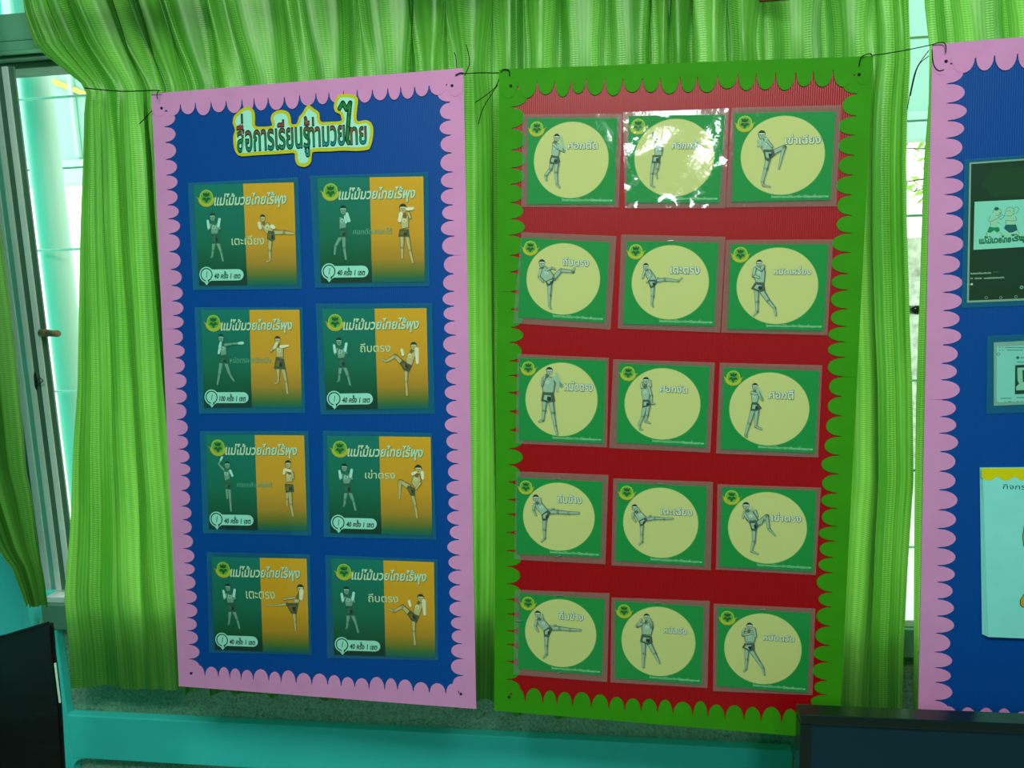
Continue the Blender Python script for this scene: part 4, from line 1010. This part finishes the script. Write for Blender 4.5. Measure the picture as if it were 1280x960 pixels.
# stapled booklet
bkq = [BR.loc(*p) for p in ((1224, 584), (1365, 583), (1362, 799), (1229, 795))]
c = sum(bkq, Vector((0, 0))) / 4; bk = empty('paper_booklet', BR.mw @ Matrix.Translation((c.x, c.y, .0016)))
tag(bk, 'thick booklet of pale paper with yellow scalloped top edge on the right board', 'booklet')
q = [p - c for p in bkq]
m_paper = mat('pale_booklet_paper', (122, 196, 186), .7, .2, var=.03, vscale=20)
for k in range(6):
    d = .0016 * k; z = .0012 * k
    pts = [q[0] + Vector((d * .3, 0)), q[1], q[2] + Vector((0, -.001 * (5 - k) * .2)), q[3] + Vector((-.0028 + d * .9, .004 - .0004 * k))]
    plate('page', pts, z, z + .0009, m_paper, bk)
DD = lambda x, y: BR.loc(x, y) - c
pr = Print(); pts = [DD(1224.5, 584.5), DD(1364, 583)]
yb = []
for k in range(0, 61):
    t = 1 - k / 60; x = 1224.5 + 139.5 * t; yb.append(DD(x, 594 + 5.5 * abs(math.sin(math.pi * (x - 1222.5) / 21.5))))
pr.poly(pts + yb, ink((190, 178, 0))); pr.up(.0001); a = DD(1251, 610); b = DD(1302, 602)
text(pr, 'กิจกรรมที่', a.x, a.y, b.x, b.y, ink((24, 72, 74)), off=.0)
pr.up()
# plain orange shapes of the drawing at the cut edge
olive = ink((30, 60, 24)); org = ink((186, 132, 20))
s1 = [(1281, 650), (1277, 655), (1275, 668), (1276, 680), (1280, 687), (1290, 690), (1298, 672), (1295, 652)]
s2 = [(1281, 733), (1277, 740), (1272, 748), (1272, 754), (1275, 757), (1290, 758), (1300, 745), (1295, 732)]
pr.build('printed_cover', bk, .0012 * 5 + .0011); pr = Print(); pr.up(.0002)
for s_ in (s1, s2):
    cxs = sum(p[0] for p in s_) / 8; cys = sum(p[1] for p in s_) / 8
    pr.poly([DD(*p) for p in s_], olive)
pr.up()
for s_ in (s1, s2):
    cxs = sum(p[0] for p in s_) / 8; cys = sum(p[1] for p in s_) / 8
    pr.poly([DD(cxs + (p[0] - cxs) * .9, cys + (p[1] - cys) * .94) for p in s_], org)
pr.build('printed_drawing', bk, .0012 * 5 + .0011)

# ------------------------------------------------------------------ cord
def cord(pts, label, ends=(), r=.0008):
    t = empty('black_cord', Matrix.Translation(at(*pts[0])))
    inv = t.matrix_world.inverted()
    bm = bmesh.new(); tube(bm, [inv @ p for p in smooth_pts([at(*p) for p in pts], 6)], r, 6); bm_obj('cord_span', bm, m_cord, t, True)
    for e in ends:
        bm = bmesh.new(); tube(bm, [inv @ p for p in smooth_pts([at(*p) for p in e], 6)], r * .85, 5); bm_obj('loose_end', bm, m_cord, t, True)
    tag(t, label, 'cord')
cord([(106, 110, 1.500), (150, 114, 1.490), (192, 113, 1.488), (200, 113.5, 1.487)], 'thin black cord tied across the curtain left of the pink-edged blue board',
     [[(190, 138, 1.49), (183, 146, 1.49), (174, 155, 1.50)], [(198, 114, 1.487), (196, 119, 1.485), (197, 124, 1.486)]], .0011)
cord([(569, 94, 1.463), (576, 91, 1.463), (582, 92, 1.463), (600, 91, 1.465), (624, 91, 1.457), (629, 87, 1.454), (636, 88, 1.454), (637, 95, 1.454)], 'thin black cord joining the left blue board to the red board',
     [[(581, 94, 1.463), (587, 78, 1.470), (583, 56, 1.480)], [(571, 85, 1.47), (570, 72, 1.475), (568, 66, 1.48)], [(624, 98, 1.457), (619, 109, 1.46), (606, 120, 1.47), (594, 128, 1.48)], [(622, 106, 1.46), (604, 135, 1.49), (598, 155, 1.495)]], .0010)
cord([(1074, 82, 1.444), (1077, 71, 1.444), (1088, 67, 1.445), (1092, 69, 1.447), (1125, 64, 1.46), (1160, 57, 1.466), (1176, 53, 1.462), (1182, 56, 1.461), (1182, 66, 1.462)], 'thin black cord joining the red board to the right blue board',
     [[(1161, 63, 1.465), (1146, 85, 1.48), (1139, 110, 1.50), (1134, 137, 1.505)], [(1161, 70, 1.466), (1147, 84, 1.485), (1138, 120, 1.50)], [(1165, 62, 1.466), (1167, 80, 1.464), (1173, 88, 1.463), (1180, 87, 1.463)]], .0009)

# ------------------------------------------------------------------ chair back at left, screen at right
Yk = 1.02
ch = empty('padded_chair', Matrix.Translation((-1.13, 1.0, 0))); CI = ch.matrix_world.inverted()
tp = [(-80, 815), (-20, 800), (0, 796), (30, 787), (50, 781), (60, 778), (64, 782), (67, 820), (71, 850), (74.5, 885), (79, 965), (83, 1030), (-80, 1030)]
bm = bmesh.new()
fr_ = [bm.verts.new(CI @ at(x, y, Yk)) for x, y in tp]
f = bm.faces.new(fr_); r = bmesh.ops.extrude_face_region(bm, geom=[f])
for v in r['geom']:
    if isinstance(v, bmesh.types.BMVert): v.co.y += .010
bmesh.ops.recalc_face_normals(bm, faces=bm.faces[:])
bmesh.ops.bevel(bm, geom=[e for e in bm.edges], offset=.004, segments=2, affect='EDGES')
bm_obj('backrest', bm, m_vinyl, ch)
zb_ = at(0, 1030, Yk).z
box_obj('seat', CI @ Vector((-1.42, .62, zb_ - .02)), CI @ Vector((-.96, 1.08, zb_ - .09)), m_vinyl, ch, .01)
for dx in (-1.38, -1.0):
    for dy in (.66, 1.04): box_obj('leg', CI @ Vector((dx - .012, dy - .012, 0)), CI @ Vector((dx + .012, dy + .012, zb_ - .09)), m_plastic, ch)
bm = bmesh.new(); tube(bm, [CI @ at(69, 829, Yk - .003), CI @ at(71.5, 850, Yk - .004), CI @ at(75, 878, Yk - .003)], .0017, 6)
bm_obj('edge_glint', bm, mat('painted_glint', (170, 205, 180), .4), ch)  # thin pale tube added to stand in for a reflection on the backrest edge
tag(ch, 'dark brown vinyl chair with slanting top edge at the lower left corner', 'chair')

Ys = 1.20
a = at(1001, 894, Ys); b = at(1281, 892, Ys)
sw = .62; sh = .40
tv = empty('flat_screen', Matrix.Translation((a.x, Ys, a.z)) @ Matrix.Rotation(math.atan2(b.z - a.z, b.x - a.x) * 0, 4, 'Y'))
bm = bmesh.new()
for bx in (((0, 0, -.016), (sw, .035, 0)), ((0, 0, -sh), (.018, .035, -.0161)), ((sw - .018, 0, -sh), (sw, .035, -.0161)), ((.0181, 0, -sh), (sw - .0181, .035, -sh + .02))): box(bm, *bx, .003)
bm_obj('bezel', bm, m_plastic, tv)
box_obj('display', (.018, .006, -sh + .02), (sw - .018, .03, -.016), mat('navy_display', (4, 36, 48), .25, .5), tv, 0)
box_obj('back_shell', (.02, .036, -sh + .04), (sw - .02, .07, -.03), m_plastic, tv, .006)
box_obj('stand', (sw / 2 - .03, .04, -sh - .06), (sw / 2 + .03, .06, -sh + .05), m_plastic, tv)
box_obj('foot', (sw / 2 - .13, -.04, -sh - .075), (sw / 2 + .13, .14, -sh - .0601), m_plastic, tv, .003)
tag(tv, 'black flat screen with dark blue display at the lower right', 'screen')
zt_ = a.z - sh - .0755
tb = empty('low_table', Matrix.Translation((a.x + .3, Ys, 0)))
box_obj('table_top', (-.4, -.25, zt_ - .02), (.4, .25, zt_), m_sillf, tb)
for dx in (-.37, .37):
    for dy in (-.22, .22): box_obj('leg', (dx - .015, dy - .015, 0), (dx + .015, dy + .015, zt_ - .0201), m_alud, tb)
tag(tb, 'low table under the black screen below the picture edge', 'table')
